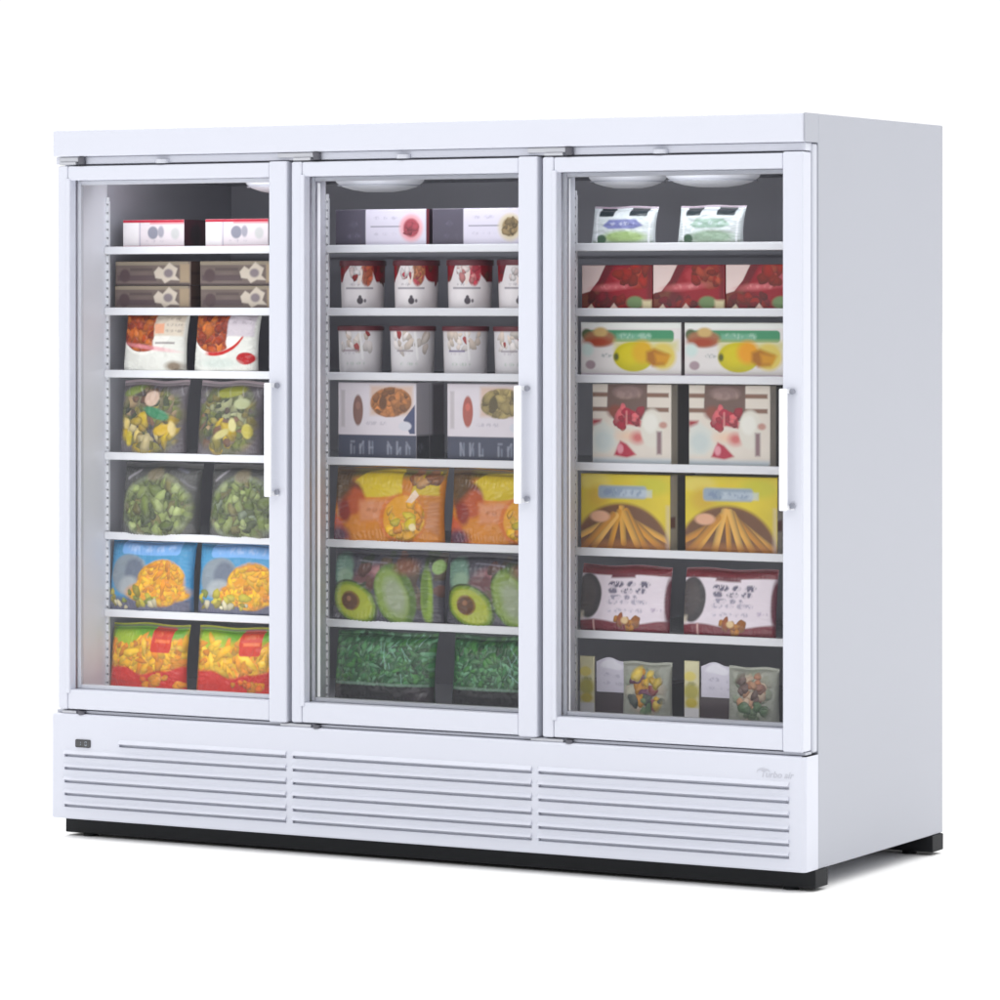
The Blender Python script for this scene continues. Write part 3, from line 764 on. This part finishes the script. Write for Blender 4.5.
def plain_art(seed, band):
    def f(A):
        A.grain(.03, 5, 5, seed)
        A.blobs(18, (.26, .55, .74, .92), [(214, 202, 192), (220, 212, 206), (176, 96, 96), (226, 220, 218), (206, 196, 190)], .010, seed, None, 0, 2, .2)
        A.line(.56, .95, .60, .35, .009, (240, 238, 238), .9, .006)
        A.line(.3, .52, .53, .52, .005, band, .8).words(.32, .5, .44, .05, (170, 160, 172), seed, .5)
        A.words(.34, .64, .2, .07, (176, 188, 178), seed+2, .6, .003)
        A.rect(0, .94, 1, 1, (150, 120, 126), a=.7)
    return f
lm2 = lid_mesh(RT1, .008, maroon, .005)
lab = ['pale ice cream tub with sparse print, first from left on third shelf', 'pale ice cream tub with sparse print, second from left on third shelf', 'pale ice cream tub with a purple line, third from left on third shelf', 'pale ice cream tub half hidden by door stile on third shelf']
for k, x in enumerate((.845, 1.012, 1.180, 1.340)):
    o = place('ice_cream_tub', tub_mesh('tub', plain_art(80+k, ((160, 140, 150), (150, 140, 146), (98, 84, 128), (150, 140, 150))[k]), RT0, RT1, HT-.002), x, ST[2], lab[k], 'tub', 'ice cream tubs on third shelf', y=YF+.068, rz=math.radians((-3, 4, 0, 3)[k]+20))
    l = obj('lid', lm2, None, o); l.location = (0, 0, HT-.002)
# row 4: white boxes with a dark lower band
def pie(seed, oval, dish):
    A = Art(.250, .212, (222, 216, 222))
    A.rect(0, 0, 1, .32, (62, 66, 84)); A.grain(.04, 4, 4, seed)
    rq = random.Random(seed)
    for k in range(7):                # a row of pale upright letter strokes, too soft to read
        x = .17+.118*k
        if k == 3: continue
        A.line(x, .08, x, .08+rq.choice((.11, .15)), .006, (150, 154, 166), .75, .008)
        A.line(x+.04, .08, x+.04, .08+rq.choice((.08, .15)), .005, (140, 146, 160), .6, .008)
        A.line(x, .08+rq.choice((0, .075, .15)), x+.04, .08+rq.choice((0, .075, .15)), .005, (150, 154, 166), .65, .008)
    A.rect(.04, .42, .09, .9, (196, 190, 194), soft=.01)
    A.ell(.26, .64, .065, .20, oval).ell(.26, .70, .03, .05, tuple(min(255, int(v*1.2)) for v in oval), soft=.006)
    A.rect(.42, .58, .96, .96, (214, 192, 180), soft=.02)
    clip = A.m_ell(.68, .75, .25, .19, .05, .006)[0]
    A.put(clip, dish); A.blobs(60, (.42, .54, .94, .95), [dish, tuple(int(v*.8) for v in dish), tuple(min(255, int(v*1.15)) for v in dish)], .011, seed, clip)
    A.ell(.58, .74, .05, .09, tuple(int(v*.6) for v in dish), soft=.008)
    A.poly([(.92, .34), (.985, .34), (.985, .72), (.84, .52)], (72, 78, 108)).ell(.86, .44, .08, .06, (214, 214, 222), soft=.006)
    A.words(.36, .66, .45, .045, (170, 164, 176), seed+2, .5)
    return A
S_ = Art(.16, .212, (218, 214, 222), .004); S_.rect(.55, 0, 1, 1, (80, 70, 82), soft=.03).rect(0, 0, 1, .32, (48, 48, 60)).words(.05, .25, .1, .12, (130, 130, 142), 5, .6, .006)  # rear of the end darkened as shade in the gap between boxes
place('frozen_pie_box', box_mesh('carton', pie(91, (130, 100, 92), (176, 126, 92)), .16, S_, (52, 50, 58)), .812, ST[3], 'white box with dark lettered band, brown oval and golden pie, left on shelf', 'box', 'white pie boxes with dark band')
place('frozen_pie_box', box_mesh('carton', pie(92, (172, 108, 100), (150, 136, 98)), .16, S_, (52, 50, 58)), 1.160, ST[3], 'white box with dark lettered band and a reddish oval, right on fourth shelf', 'box', 'white pie boxes with dark band')
# row 5: orange dinner bags
def dinner(seed, w):
    A = Art(w, .208, (206, 140, 82)); A.grain(.14, 4, 3, seed)
    A.rect(0, .86, 1, 1, (110, 100, 52), soft=.03)
    A.poly([(.22, .60), (.18, .78), (.3, .93), (.62, .97), (.66, .64), (.45, .60)], (214, 188, 56), soft=.008)
    A.poly([(.74, .66), (.76, .9), (.95, .95), (.97, .64)], (206, 180, 64), soft=.01)
    A.ell(.15, .62, .14, .20, (120, 66, 48), rot=.3, soft=.02).ell(.20, .54, .12, .18, (182, 98, 70), rot=.25, soft=.02).ell(.12, .42, .06, .16, (140, 58, 46), rot=.3, soft=.02)
    A.poly([(.0, .4), (.1, .3), (.2, .05), (.0, .02)], (196, 112, 92), soft=.02)
    A.ell(.08, .1, .11, .10, (92, 58, 74), soft=.03)
    A.poly([(.28, .28), (.26, .56), (.6, .56), (.6, .3)], (214, 154, 122), soft=.03).words(.33, .56, .40, .06, (176, 116, 88), seed, .6)
    A.ell(.03, .85, .16, .3, (92, 70, 44), soft=.04)
    clip = A.m_ell(.68, .34, .185, .30, 0, .006)[0]
    A.ell(.67, .33, .205, .33, (206, 112, 46), soft=.02)
    A.put(clip, (224, 158, 44)); A.blobs(30, (.53, .08, .9, .6), [(230, 170, 50), (240, 190, 60), (216, 140, 44), (206, 186, 70)], .013, seed, clip, .8)
    A.poly([(.69, .55), (.77, .72), (.81, .64), (.76, .54)], (238, 216, 196), soft=.006).ell(.77, .22, .03, .05, (244, 226, 186), soft=.008)
    A.blobs(14, (.66, .74, .94, .96), [(150, 104, 74), (128, 84, 60), (190, 150, 110)], .012, seed+2)
    A.poly([(.86, .2), (.9, .56), (.98, .56), (.98, .1)], (196, 140, 104), soft=.02)
    A.rect(.55, 0, .75, .05, (100, 66, 48), soft=.03)
    return A
me = bag_mesh('bag', dinner(101, .355), .040, 101, .005, .005)
a = place('frozen_dinner_bag', me, .800, ST[4], 'orange bag with yellow top panel and golden dish, left one behind middle door', 'bag', 'orange dinner bags')
c = again(a, 1.172, 'orange bag with yellow top panel, right one behind middle door, cut by stile', rz=.035); c.data = bag_mesh('bag', dinner(101, .355), .036, 104, .005, .005)
# row 6: avocado bags
def avocado(seed, w):
    A = Art(w, .198, (70, 68, 76)); A.grain(.25, 4, 4, seed)
    A.ell(.10, .72, .10, .22, (112, 140, 126), soft=.02).ell(.13, .62, .08, .12, (140, 164, 142), soft=.02)
    A.ell(.42, .66, .16, .15, (140, 104, 108), soft=.03).ell(.47, .72, .08, .07, (178, 138, 138), soft=.02).ell(.32, .58, .11, .12, (104, 74, 76), soft=.02)
    def half(cx, cy, rx, ry, rot, flip=1):
        A.ell(cx, cy, rx*1.10, ry*1.10, (64, 78, 44), rot).ell(cx, cy, rx, ry, (120, 142, 64), rot, .006).ell(cx, cy, rx*.86, ry*.84, (170, 178, 88), rot, .012)
        A.ell(cx-.03*flip, cy+.02, rx*.42, ry*.52, (128, 104, 58), rot, .006).ell(cx-.035*flip, cy+.015, rx*.34, ry*.44, (92, 64, 46), rot, .006).ell(cx-.045*flip, cy+.05, rx*.1, ry*.14, (150, 112, 88), rot, .006)
        A.H = np.maximum(A.H, A.m_ell(cx, cy, rx, ry, rot, .02)[0])
    A.blobs(30, (.3, .3, 1, .95), [(74, 66, 58), (86, 74, 62), (62, 70, 54), (96, 70, 64)], .016, seed+2, None, 0, 1.8, .3)
    A.ell(.60, .40, .17, .46, (84, 108, 54), .5, .01).ell(.575, .39, .13, .40, (134, 154, 90), .5, .015).ell(.60, .38, .085, .27, (152, 162, 136), .5, .03)
    A.ell(.88, .38, .05, .36, (132, 158, 72), .05, .012).ell(.86, .5, .03, .3, (96, 122, 52), .05, .012)
    A.ell(.68, .78, .10, .10, (128, 92, 76), soft=.03)
    half(.235, .28, .215, .25, -.45)
    A.line(.25, .86, .5, .84, .004, (150, 146, 158), .6, .006).line(.4, .93, .6, .9, .004, (140, 138, 150), .5, .006)
    A.ell(.95, .80, .05, .10, (150, 176, 118), soft=.008)
    return A
me = bag_mesh('bag', avocado(111, .360), .038, 111, .006, .004, back=(60, 58, 62))
a = place('avocado_bag', me, .796, ST[5], 'dark bag printed with avocado halves, left on sixth shelf of middle door', 'bag', 'avocado bags')
c = again(a, 1.160, 'dark bag printed with avocado halves, right on sixth shelf of middle door', rz=.02); c.data = bag_mesh('bag', avocado(113, .360), .036, 115, .006, .004, back=(60, 58, 62))
# row 7: chopped green leaf bags with a black foot
def greens(seed, w):
    A = Art(w, .205, (54, 96, 64)); A.grain(.25, 7, 6, seed)
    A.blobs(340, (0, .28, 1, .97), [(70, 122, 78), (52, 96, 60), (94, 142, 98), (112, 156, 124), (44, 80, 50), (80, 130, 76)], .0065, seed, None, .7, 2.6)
    rs = random.Random(seed)
    for k in range(16):
        x, y = rs.uniform(.5, .96), rs.uniform(.32, .9); q = rs.uniform(-.1, .1)
        A.line(x, y, x+q, y+rs.uniform(.05, .2), .003, (168, 204, 196), rs.uniform(.25, .6), .004)
    A.rect(0, .0, 1, .285, (34, 32, 36)).rect(.03, .285, .97, .32, (128, 152, 138), soft=.006, a=.85)
    A.rect(.76, .02, .98, .25, (74, 66, 72), soft=.03, a=.6)
    return A
me = bag_mesh('bag', greens(121, .322), .040, 121, .004, .004, back=(40, 50, 44))
a = place('leaf_vegetable_bag', me, .802, ST[6], 'bag of chopped green leaves with black lower band, left on middle bay floor', 'bag', 'chopped green leaf bags')
c = again(a, 1.176, 'bag of chopped green leaves with black lower band, right on middle bay floor', rz=.02); c.data = bag_mesh('bag', greens(124, .322), .040, 124, .004, .004, back=(40, 50, 44))

# ---- right door
# row 1: small white bags
def crown(seed, low, oval):
    A = Art(.192, .104, (204, 210, 212)); A.grain(.08, 4, 4, seed)
    A.rect(.12, .74, .36, .97, (42, 50, 54), r=.004).rect(.60, .74, .88, .97, (42, 50, 54), r=.004)
    A.poly([(.20, .5), (.3, .66), (.72, .66), (.84, .5), (.7, .42), (.3, .42)], oval, soft=.008).words(.3, .72, .5, .1, (210, 214, 226), seed, .5)
    A.ell(.56, .20, .34, .17, low, soft=.015).rect(.06, 0, .98, .1, (128, 140, 126), soft=.015).ell(.2, .15, .08, .12, (64, 88, 70), soft=.008)
    A.line(.13, .1, .08, .95, .004, (230, 232, 236), .8).line(.93, .08, .95, .95, .005, (232, 234, 238), .8)
    return A
place('small_frozen_bag', bag_mesh('bag', crown(131, (156, 178, 128), (128, 132, 172)), .026, 131, .002, .003, seal=.10, back=(150, 130, 145)), 1.606, ST[0], 'small white and green bag with violet oval, left on right top shelf', 'bag', 'small white bags on top shelf')
place('small_frozen_bag', bag_mesh('bag', crown(132, (150, 170, 152), (150, 172, 160)), .026, 132, .002, .003, seal=.10, back=(150, 130, 145)), 1.864, ST[0], 'small white bag with grey-green oval, right on top shelf of right door', 'bag', 'small white bags on top shelf')
# row 2: three red boxes
def redbox(seed, side):
    A = Art(.212, .121, (128, 46, 54)); A.grain(.2, 4, 3, seed)
    A.ell(.62, .5, .4, .45, (142, 54, 60), soft=.06).poly([(.34, 1), (.46, 1), (.30, .5), (.12, .42), (.24, .66)], (104, 40, 46), soft=.012).ell(.80, .70, .15, .22, side, soft=.02).ell(.80, .76, .09, .12, tuple(min(255, v+22) for v in side), soft=.02).ell(.56, .78, .12, .16, (172, 84, 88), soft=.02).ell(.22, .30, .2, .16, (96, 40, 44), soft=.03).rect(.93, 0, 1, 1, (112, 46, 50), soft=.02)
    A.poly([(0, 1), (.34, 1), (.24, .66), (.12, .42), (0, .36)], (224, 206, 202), soft=.004)
    A.poly([(.0, .34), (.16, .40), (.3, .6), (.2, .2), (.05, .04), (0, .04)], (110, 66, 54), soft=.02)
    A.ell(.46, .52, .24, .07, (196, 118, 122), rot=.08, soft=.02).words(.26, .66, .47, .10, (220, 160, 160), seed, .55, .003)
    A.blobs(16, (.05, .05, .6, .32), [(110, 40, 46), (140, 62, 60), (92, 40, 40)], .010, seed).blobs(14, (.5, .6, .92, .95), [(156, 70, 66), (176, 96, 84), (132, 60, 54)], .012, seed+3)
    A.ell(.76, .17, .12, .14, (112, 134, 96), soft=.012).rect(.86, .0, .99, .22, (214, 204, 172), soft=.015)
    A.poly([(.05, 0), (.14, .14), (.2, 0)], (230, 214, 196), soft=.006).poly([(.38, 0), (.46, .16), (.54, 0)], (230, 206, 196), soft=.006)
    return A
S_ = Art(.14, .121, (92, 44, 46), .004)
lab = ['first from the left, beside the mullion', 'middle one of the three', 'nearest the handle stile']
for k, x in enumerate((1.575, 1.789, 2.003)):
    place('red_frozen_box', box_mesh('carton', redbox(141+k, ((150, 70, 58), (140, 84, 70), (150, 76, 84))[k]), .14, S_, (120, 60, 60)), x, ST[1], 'red box with cream corner on second shelf, '+lab[k], 'box', 'red boxes on second shelf')
# row 3: white boxes with green stripe and mango
def mango(seed, warm):
    A = Art(.300, .146, (228, 224, 222))
    A.rect(0, .90, 1, 1, (232, 234, 230)).rect(.04, .64, .93, .86, (86, 146, 112), r=.01, soft=.006).rect(.36, .69, .7, .80, (122, 172, 146), soft=.012).words(.38, .72, .7, .1, (190, 214, 200), seed, .5, .004)
    A.ell(.06, .78, .05, .10, (84, 100, 70), soft=.01).ell(.19, .70, .16, .15, (164, 122, 98), soft=.012).ell(.2, .82, .07, .09, (206, 180, 132), soft=.012).ell(.18, .64, .13, .08, (168, 92, 78), soft=.02)
    A.rect(.34, .5, .97, .66, (214, 208, 150), soft=.03, a=.8)
    A.ell(.82, .38, .13, .24, (222, 204, 128), soft=.02)
    A.ell(.53, .37, .20, .27, (196, 186, 66), soft=.008).ell(.5, .42, .13, .18, (214, 200, 84), soft=.03).ell(.36, .37, .025, .07, (92, 96, 52), soft=.01)
    A.ell(.62, .46, .10, .2, warm, soft=.03)
    A.poly([(.66, .46), (.74, .52), (.88, .42), (.84, .22), (.72, .2), (.66, .3)], (170, 112, 52), soft=.02).poly([(.74, .44), (.9, .4), (.86, .26), (.76, .26)], (208, 156, 84), soft=.02)
    A.ell(.10, .22, .05, .08, (168, 150, 156), soft=.008).words(.2, .32, .36, .07, (140, 150, 150), seed+1, .6, .003).ell(.07, .5, .06, .12, (212, 226, 222), soft=.02)
    A.rect(0, 0, 1, .06, (222, 210, 222))
    return A
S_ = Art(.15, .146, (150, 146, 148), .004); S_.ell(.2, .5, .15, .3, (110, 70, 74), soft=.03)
place('mango_fruit_box', box_mesh('carton', mango(151, (220, 176, 58)), .15, S_, (200, 196, 196)), 1.572, ST[2], 'white box with green stripe and yellow mango, left one behind right door', 'box', 'white boxes with mango picture')
place('mango_fruit_box', box_mesh('carton', mango(152, (232, 166, 78)), .15, S_, (200, 196, 196)), 1.882, ST[2], 'white box with green stripe and orange-tinged mango, right one behind right door', 'box', 'white boxes with mango picture')
# row 4: cream dessert boxes
def dessert(seed):
    A = Art(.236, .216, (222, 214, 204)); A.grain(.04, 4, 4, seed)
    for y in (.84, .66): A.rect(0, y, .97, y+.055, (126, 96, 82), soft=.008)
    A.poly([(.20, 1), (.19, .72), (.28, .56), (.64, .56), (.70, .7), (.70, 1)], (104, 82, 74), soft=.006)
    A.ell(.45, .9, .18, .08, (134, 112, 108), soft=.012).words(.28, .62, .82, .09, (170, 146, 138), seed, .5, .004).ell(.3, .66, .10, .08, (132, 78, 66), soft=.02)
    A.poly([(.32, .5), (.36, .66), (.44, .7), (.60, .64), (.62, .47), (.48, .5)], (178, 60, 76), soft=.01)
    A.blobs(16, (.33, .48, .62, .68), [(196, 76, 92), (164, 44, 60), (206, 120, 124)], .010, seed)
    A.line(.44, .5, .44, .66, .006, (216, 160, 156), .7, .006)
    A.rect(0, .42, .12, .56, (160, 64, 72), soft=.015)
    A.poly([(0, .14), (0, .48), (.14, .54), (.28, .44), (.31, .24), (.2, .14)], (214, 216, 210), soft=.02).ell(.14, .3, .11, .12, (200, 208, 206), soft=.03)
    A.ell(.47, .36, .13, .06, (232, 206, 186), soft=.03).ell(.58, .34, .08, .07, (206, 130, 128), soft=.03)
    A.ell(.76, .46, .14, .24, (222, 218, 208), soft=.012).ell(.74, .52, .09, .12, (232, 230, 222), soft=.015).rect(.82, .14, .88, .42, (132, 108, 112), soft=.012).ell(.9, .5, .05, .04, (190, 150, 140), soft=.01)
    A.poly([(.28, .12), (.36, .30), (.44, .26), (.56, .13), (.44, .09)], (176, 66, 82), soft=.012).ell(.36, .2, .04, .06, (222, 160, 170), soft=.01)
    A.rect(0, 0, 1, .08, (206, 214, 220), soft=.02)
    return A
S_ = Art(.15, .216, (60, 52, 50), .004); S_.rect(0, 0, .25, 1, (224, 214, 198), soft=.012)  # dark part of the end paints in shade from the next box
me = box_mesh('carton', dessert(161), .15, S_, (84, 76, 76), (150, 130, 120))
a = place('cream_dessert_box', me, 1.607, ST[3], 'tall cream box with brown label and red dessert, left one behind right door', 'box', 'tall cream dessert boxes')
again(a, 1.895, 'tall cream box with brown label and red dessert, beside right door handle', rz=.008)
# row 5: yellow boxes of fried sticks
def sticks(seed):
    A = Art(.268, .203, (216, 196, 84)); A.grain(.12, 3, 3, seed)
    A.ell(.15, .9, .2, .12, (222, 206, 120), soft=.03).ell(.8, .85, .2, .12, (198, 192, 70), soft=.03).ell(.2, .7, .12, .14, (206, 176, 90), soft=.04)
    A.rect(.20, .68, .74, .85, (150, 164, 178), r=.01, soft=.012).rect(.4, .70, .80, .80, (196, 206, 214), soft=.012, a=.7).words(.25, .7, .71, .10, (116, 132, 160), seed, .6, .004)
    clip = A.m_ell(.46, -.02, .52, .61, 0, .006)[0]
    A.put(A.m_ell(.46, -.02, .545, .64, 0, .01)[0], (128, 88, 44)); A.put(clip, (104, 66, 36))
    rs = random.Random(seed); keep = A.C.copy(); Hk = A.H.copy()
    for k in range(9):
        q = -1+2*((k*4) % 9)/8+rs.uniform(-.05, .05)
        A.line(.46+.13*q, .60-.16*abs(q)-rs.uniform(0, .08), .46+.62*q, .0+rs.uniform(-.06, .10), rs.uniform(.0165, .021), rs.choice([(214, 160, 92), (226, 178, 110), (200, 144, 78), (232, 188, 122)]), 1, .003, True)
    A.C = keep+(A.C-keep)*clip[..., None]
    A.ell(.22, .44, .11, .075, (222, 178, 152), soft=.01)
    A.rect(0, 0, 1, .10, (186, 126, 76), soft=.04, a=.8)
    A.rect(.955, 0, 1, .6, (206, 196, 190), soft=.02, a=.5)
    return A
S_ = Art(.15, .203, (56, 48, 38), .004); S_.rect(0, 0, .28, 1, (228, 218, 204), soft=.012).rect(0, .3, .2, .45, (140, 100, 90), soft=.01)  # end painted dark behind the pale strip, for the neighbour's shade
me = box_mesh('carton', sticks(171), .15, S_, (150, 140, 70), (180, 170, 80))
a = place('fried_stick_box', me, 1.572, ST[4], 'yellow box picturing a fan of golden sticks, left one behind right door', 'box', 'yellow boxes of golden sticks')
c = again(a, 1.884, 'yellow box picturing a fan of golden sticks, right one beside door handle', rz=.008); c.data = box_mesh('carton', sticks(173), .15, S_, (150, 140, 70), (180, 170, 80), seed=4)
# row 6: maroon and white bags
def maroonbag(seed):
    A = Art(.268, .180, (236, 226, 234)); A.grain(.04, 4, 4, seed)
    A.rect(0, .86, 1, 1, (118, 52, 58), soft=.006).rect(.35, .82, .62, .88, (104, 46, 56), soft=.01)
    A.put(sm((A.Y-.17-.03*np.sin(A.X*8))*A.h, .006), (116, 52, 60))
    A.ell(.10, .54, .155, .33, (62, 58, 60), soft=.008).ell(.08, .56, .11, .25, (78, 72, 72), soft=.02)
    # two rows of heavy grey letters and a lighter line
    A.words(.32, .80, .68, .09, (92, 88, 110), seed, .95, .003).words(.32, .76, .59, .08, (98, 94, 116), seed+5, .9, .003)
    A.words(.34, .66, .50, .07, (130, 126, 148), seed, .8, .003).words(.32, .80, .43, .07, (158, 152, 172), seed+1, .7, .003).words(.32, .74, .31, .06, (170, 164, 182), seed+2, .6, .003).words(.80, .93, .33, .06, (166, 150, 176), seed+3, .6, .003)
    A.blobs(12, (.42, .08, .68, .22), [(168, 112, 70), (190, 136, 84), (140, 84, 58)], .011, seed).ell(.53, .2, .04, .05, (226, 200, 160), soft=.008)
    A.rect(.17, 0, .19, .2, (206, 170, 166), soft=.006).ell(1.0, .5, .05, .36, (98, 50, 62), soft=.01).rect(.0, .2, .05, .3, (214, 204, 190), soft=.02)
    return A
me = bag_mesh('bag', maroonbag(181), .020, 181, .002, .002, seal=.04, pinch=0.0, back=(86, 44, 50))
a = place('maroon_frozen_bag', me, 1.571, ST[5], 'maroon and white bag with dark round picture and grey lettering, left one', 'bag', 'maroon and white bags')
c = again(a, 1.880, 'maroon and white bag with dark round picture and grey lettering, right one', rz=.012); c.data = bag_mesh('bag', maroonbag(181), .019, 185, .002, .002, seal=.04, pinch=0.0, back=(86, 44, 50))
# row 7: dark trays with a paper label, a white header card and a clear window
def tray(x, seed, pal, label):
    t = Art(.270, .098, (62, 50, 54)); t.grain(.2, 4, 3, seed)
    o = place('frozen_meal_tray', box_mesh('tray', t, .13, (44, 40, 44), None, (58, 50, 54), bevel=.005), x, ST[6], label, 'tray', 'dark meal trays on the bay floor')
    A = Art(.044, .164, (216, 210, 176)); A.grain(.1, 2, 5, seed); A.ell(.5, .5, .5, .14, (176, 168, 92), soft=.02).ell(.4, .75, .4, .08, (220, 206, 130), soft=.01).ell(.5, .32, .4, .08, (196, 180, 90), soft=.01).rect(0, 0, 1, .24, (228, 226, 226)).words(.15, .85, .6, .06, (130, 130, 70), seed, .6, .003)
    s = obj('paper_label', box_mesh('label', A, .006, (196, 190, 170)), None, o); s.location = (.0, -.006, .0)
    A = Art(.135, .100, (214, 210, 222)); A.grain(.05, 4, 4, seed); A.words(.12, .62, .45, .12, (160, 156, 174), seed+1, .6, .003).words(.12, .8, .22, .1, (176, 172, 188), seed+2, .6, .003).ell(.35, .82, .25, .14, (232, 230, 238), soft=.008)
    b = Build(); top = .80+.14*np.exp(-((A.X-.33)/.2)**2)+.03*np.sin(A.X*11)
    P = np.stack([A.X*A.w, -.002+.004*(vnoise(A.X, A.Y, 4, 3, seed)-.5), A.Y*A.h*top], -1); b.grid(P, A.C)
    P2 = P.copy(); P2[..., 1] = P[..., 1]+.0012; b.grid(P2, A.C*.8, True, True)
    h = obj('header_card', b.mesh('card', M['card']), None, o); h.location = (.050, -.002, .070)
    A = Art(.146, .152, (160, 162, 152)); A.grain(.12, 4, 4, seed)
    clip = A.m_ell(.5, .5, .42, .42, 0, .02)[0]
    A.blobs(26, (.1, .1, .9, .9), [(178, 176, 160), (150, 158, 140), (186, 176, 160)], .016, seed, clip, .6)
    A.blobs(26, (.28, .25, .78, .85), pal, .012, seed+1, clip, .9); A.blobs(8, (.2, .1, .85, .35), [(92, 116, 88), (76, 84, 76), (110, 130, 100)], .012, seed+2, clip, .8)
    wmesh = bag_mesh('window', A, .022, seed, .005, .003, lean=.0, seal=.05, back=(70, 64, 66))
    w_ = obj('film_window', wmesh, None, o); w_.location = (.134, -.010, .004)
    return o
tray(1.572, 191, [(206, 168, 70), (196, 140, 60), (150, 84, 84), (214, 190, 110), (120, 76, 96)], 'dark tray with white header card and yellow food in window, left on floor')
tray(1.884, 193, [(196, 156, 130), (180, 130, 106), (150, 112, 100), (206, 186, 166), (110, 90, 84)], 'dark tray with white header card and pink-brown food in window, right on floor')

# ------------------------------------------------------------------ camera
cam = bpy.data.cameras.new('camera'); co = bpy.data.objects.new('camera', cam); COL.objects.link(co)
co.location = (6.6387, -9.4827, 1.5200)
co.rotation_euler = (math.pi/2, 0, math.radians(28.7229))
cam.sensor_width = 36; cam.lens = 4070.82/1000*36; cam.shift_y = -(500-299.3)/1000
cam.clip_start = 0.1; cam.clip_end = 500
scene.camera = co

# ------------------------------------------------------------------ light: a white studio
w = bpy.data.worlds.new('World'); scene.world = w; w.use_nodes = True
nt = w.node_tree; bg = nt.nodes['Background']
tc = nt.nodes.new('ShaderNodeTexCoord')
def dot(vec):
    n = nt.nodes.new('ShaderNodeVectorMath'); n.operation = 'DOT_PRODUCT'
    nt.links.new(tc.outputs['Generated'], n.inputs[0]); n.inputs[1].default_value = vec; return n.outputs['Value']
def rng(v, a, b, c, d):
    n = nt.nodes.new('ShaderNodeMapRange'); n.interpolation_type = 'SMOOTHSTEP'
    for k, x in zip(('From Min', 'From Max', 'To Min', 'To Max'), (a, b, c, d)): n.inputs[k].default_value = x
    nt.links.new(v, n.inputs['Value']); return n.outputs['Result']
def math2(op, a, b):
    n = nt.nodes.new('ShaderNodeMath'); n.operation = op
    nt.links.new(a, n.inputs[0]); nt.links.new(b, n.inputs[1]); return n.outputs[0]
# a lit white sweep behind, a bright ceiling, and a dimmer room on the camera's side
sweep = rng(dot((-0.4806, 0.8770, 0)), -0.9, 0.75, ROOM, 1.06)
ceil_ = rng(dot((0, 0, 1)), 0.12, 0.85, 0.0, CEIL)
nt.links.new(math2('ADD', sweep, ceil_), bg.inputs['Strength'])
bg.inputs['Color'].default_value = (1, 1, 1, 1)
def area(name, loc, target, sx, sy, power, color=(1, 1, 1)):
    l = bpy.data.lights.new(name, 'AREA'); l.shape = 'RECTANGLE'; l.size = sx; l.size_y = sy; l.energy = power; l.color = color
    o = bpy.data.objects.new(name, l); COL.objects.link(o); o.location = loc
    o.rotation_euler = (Vector(target)-Vector(loc)).to_track_quat('-Z', 'Y').to_euler()
    return o
for b0, b1 in BAYS:            # unseen fill lamps added behind each door head to brighten the bay
    area('bay_fill_light', ((b0+b1)/2, 0.125, 1.845), ((b0+b1)/2, 0.62, 1.35), b1-b0-0.16, 0.05, 0.62, (0.95, 0.97, 1.0))
area('front_softbox', (0.2, -5.5, 4.8), (1.2, 0, 0.9), 3.0, 2.0, KEY)

scene.render.engine = 'CYCLES'
scene.cycles.max_bounces = 10; scene.cycles.transparent_max_bounces = 16
scene.cycles.filter_width = 1.6
scene.cycles.use_denoising = True
scene.view_settings.view_transform = 'Standard'; scene.view_settings.look = 'None'
scene.view_settings.exposure = 0; scene.view_settings.gamma = 1
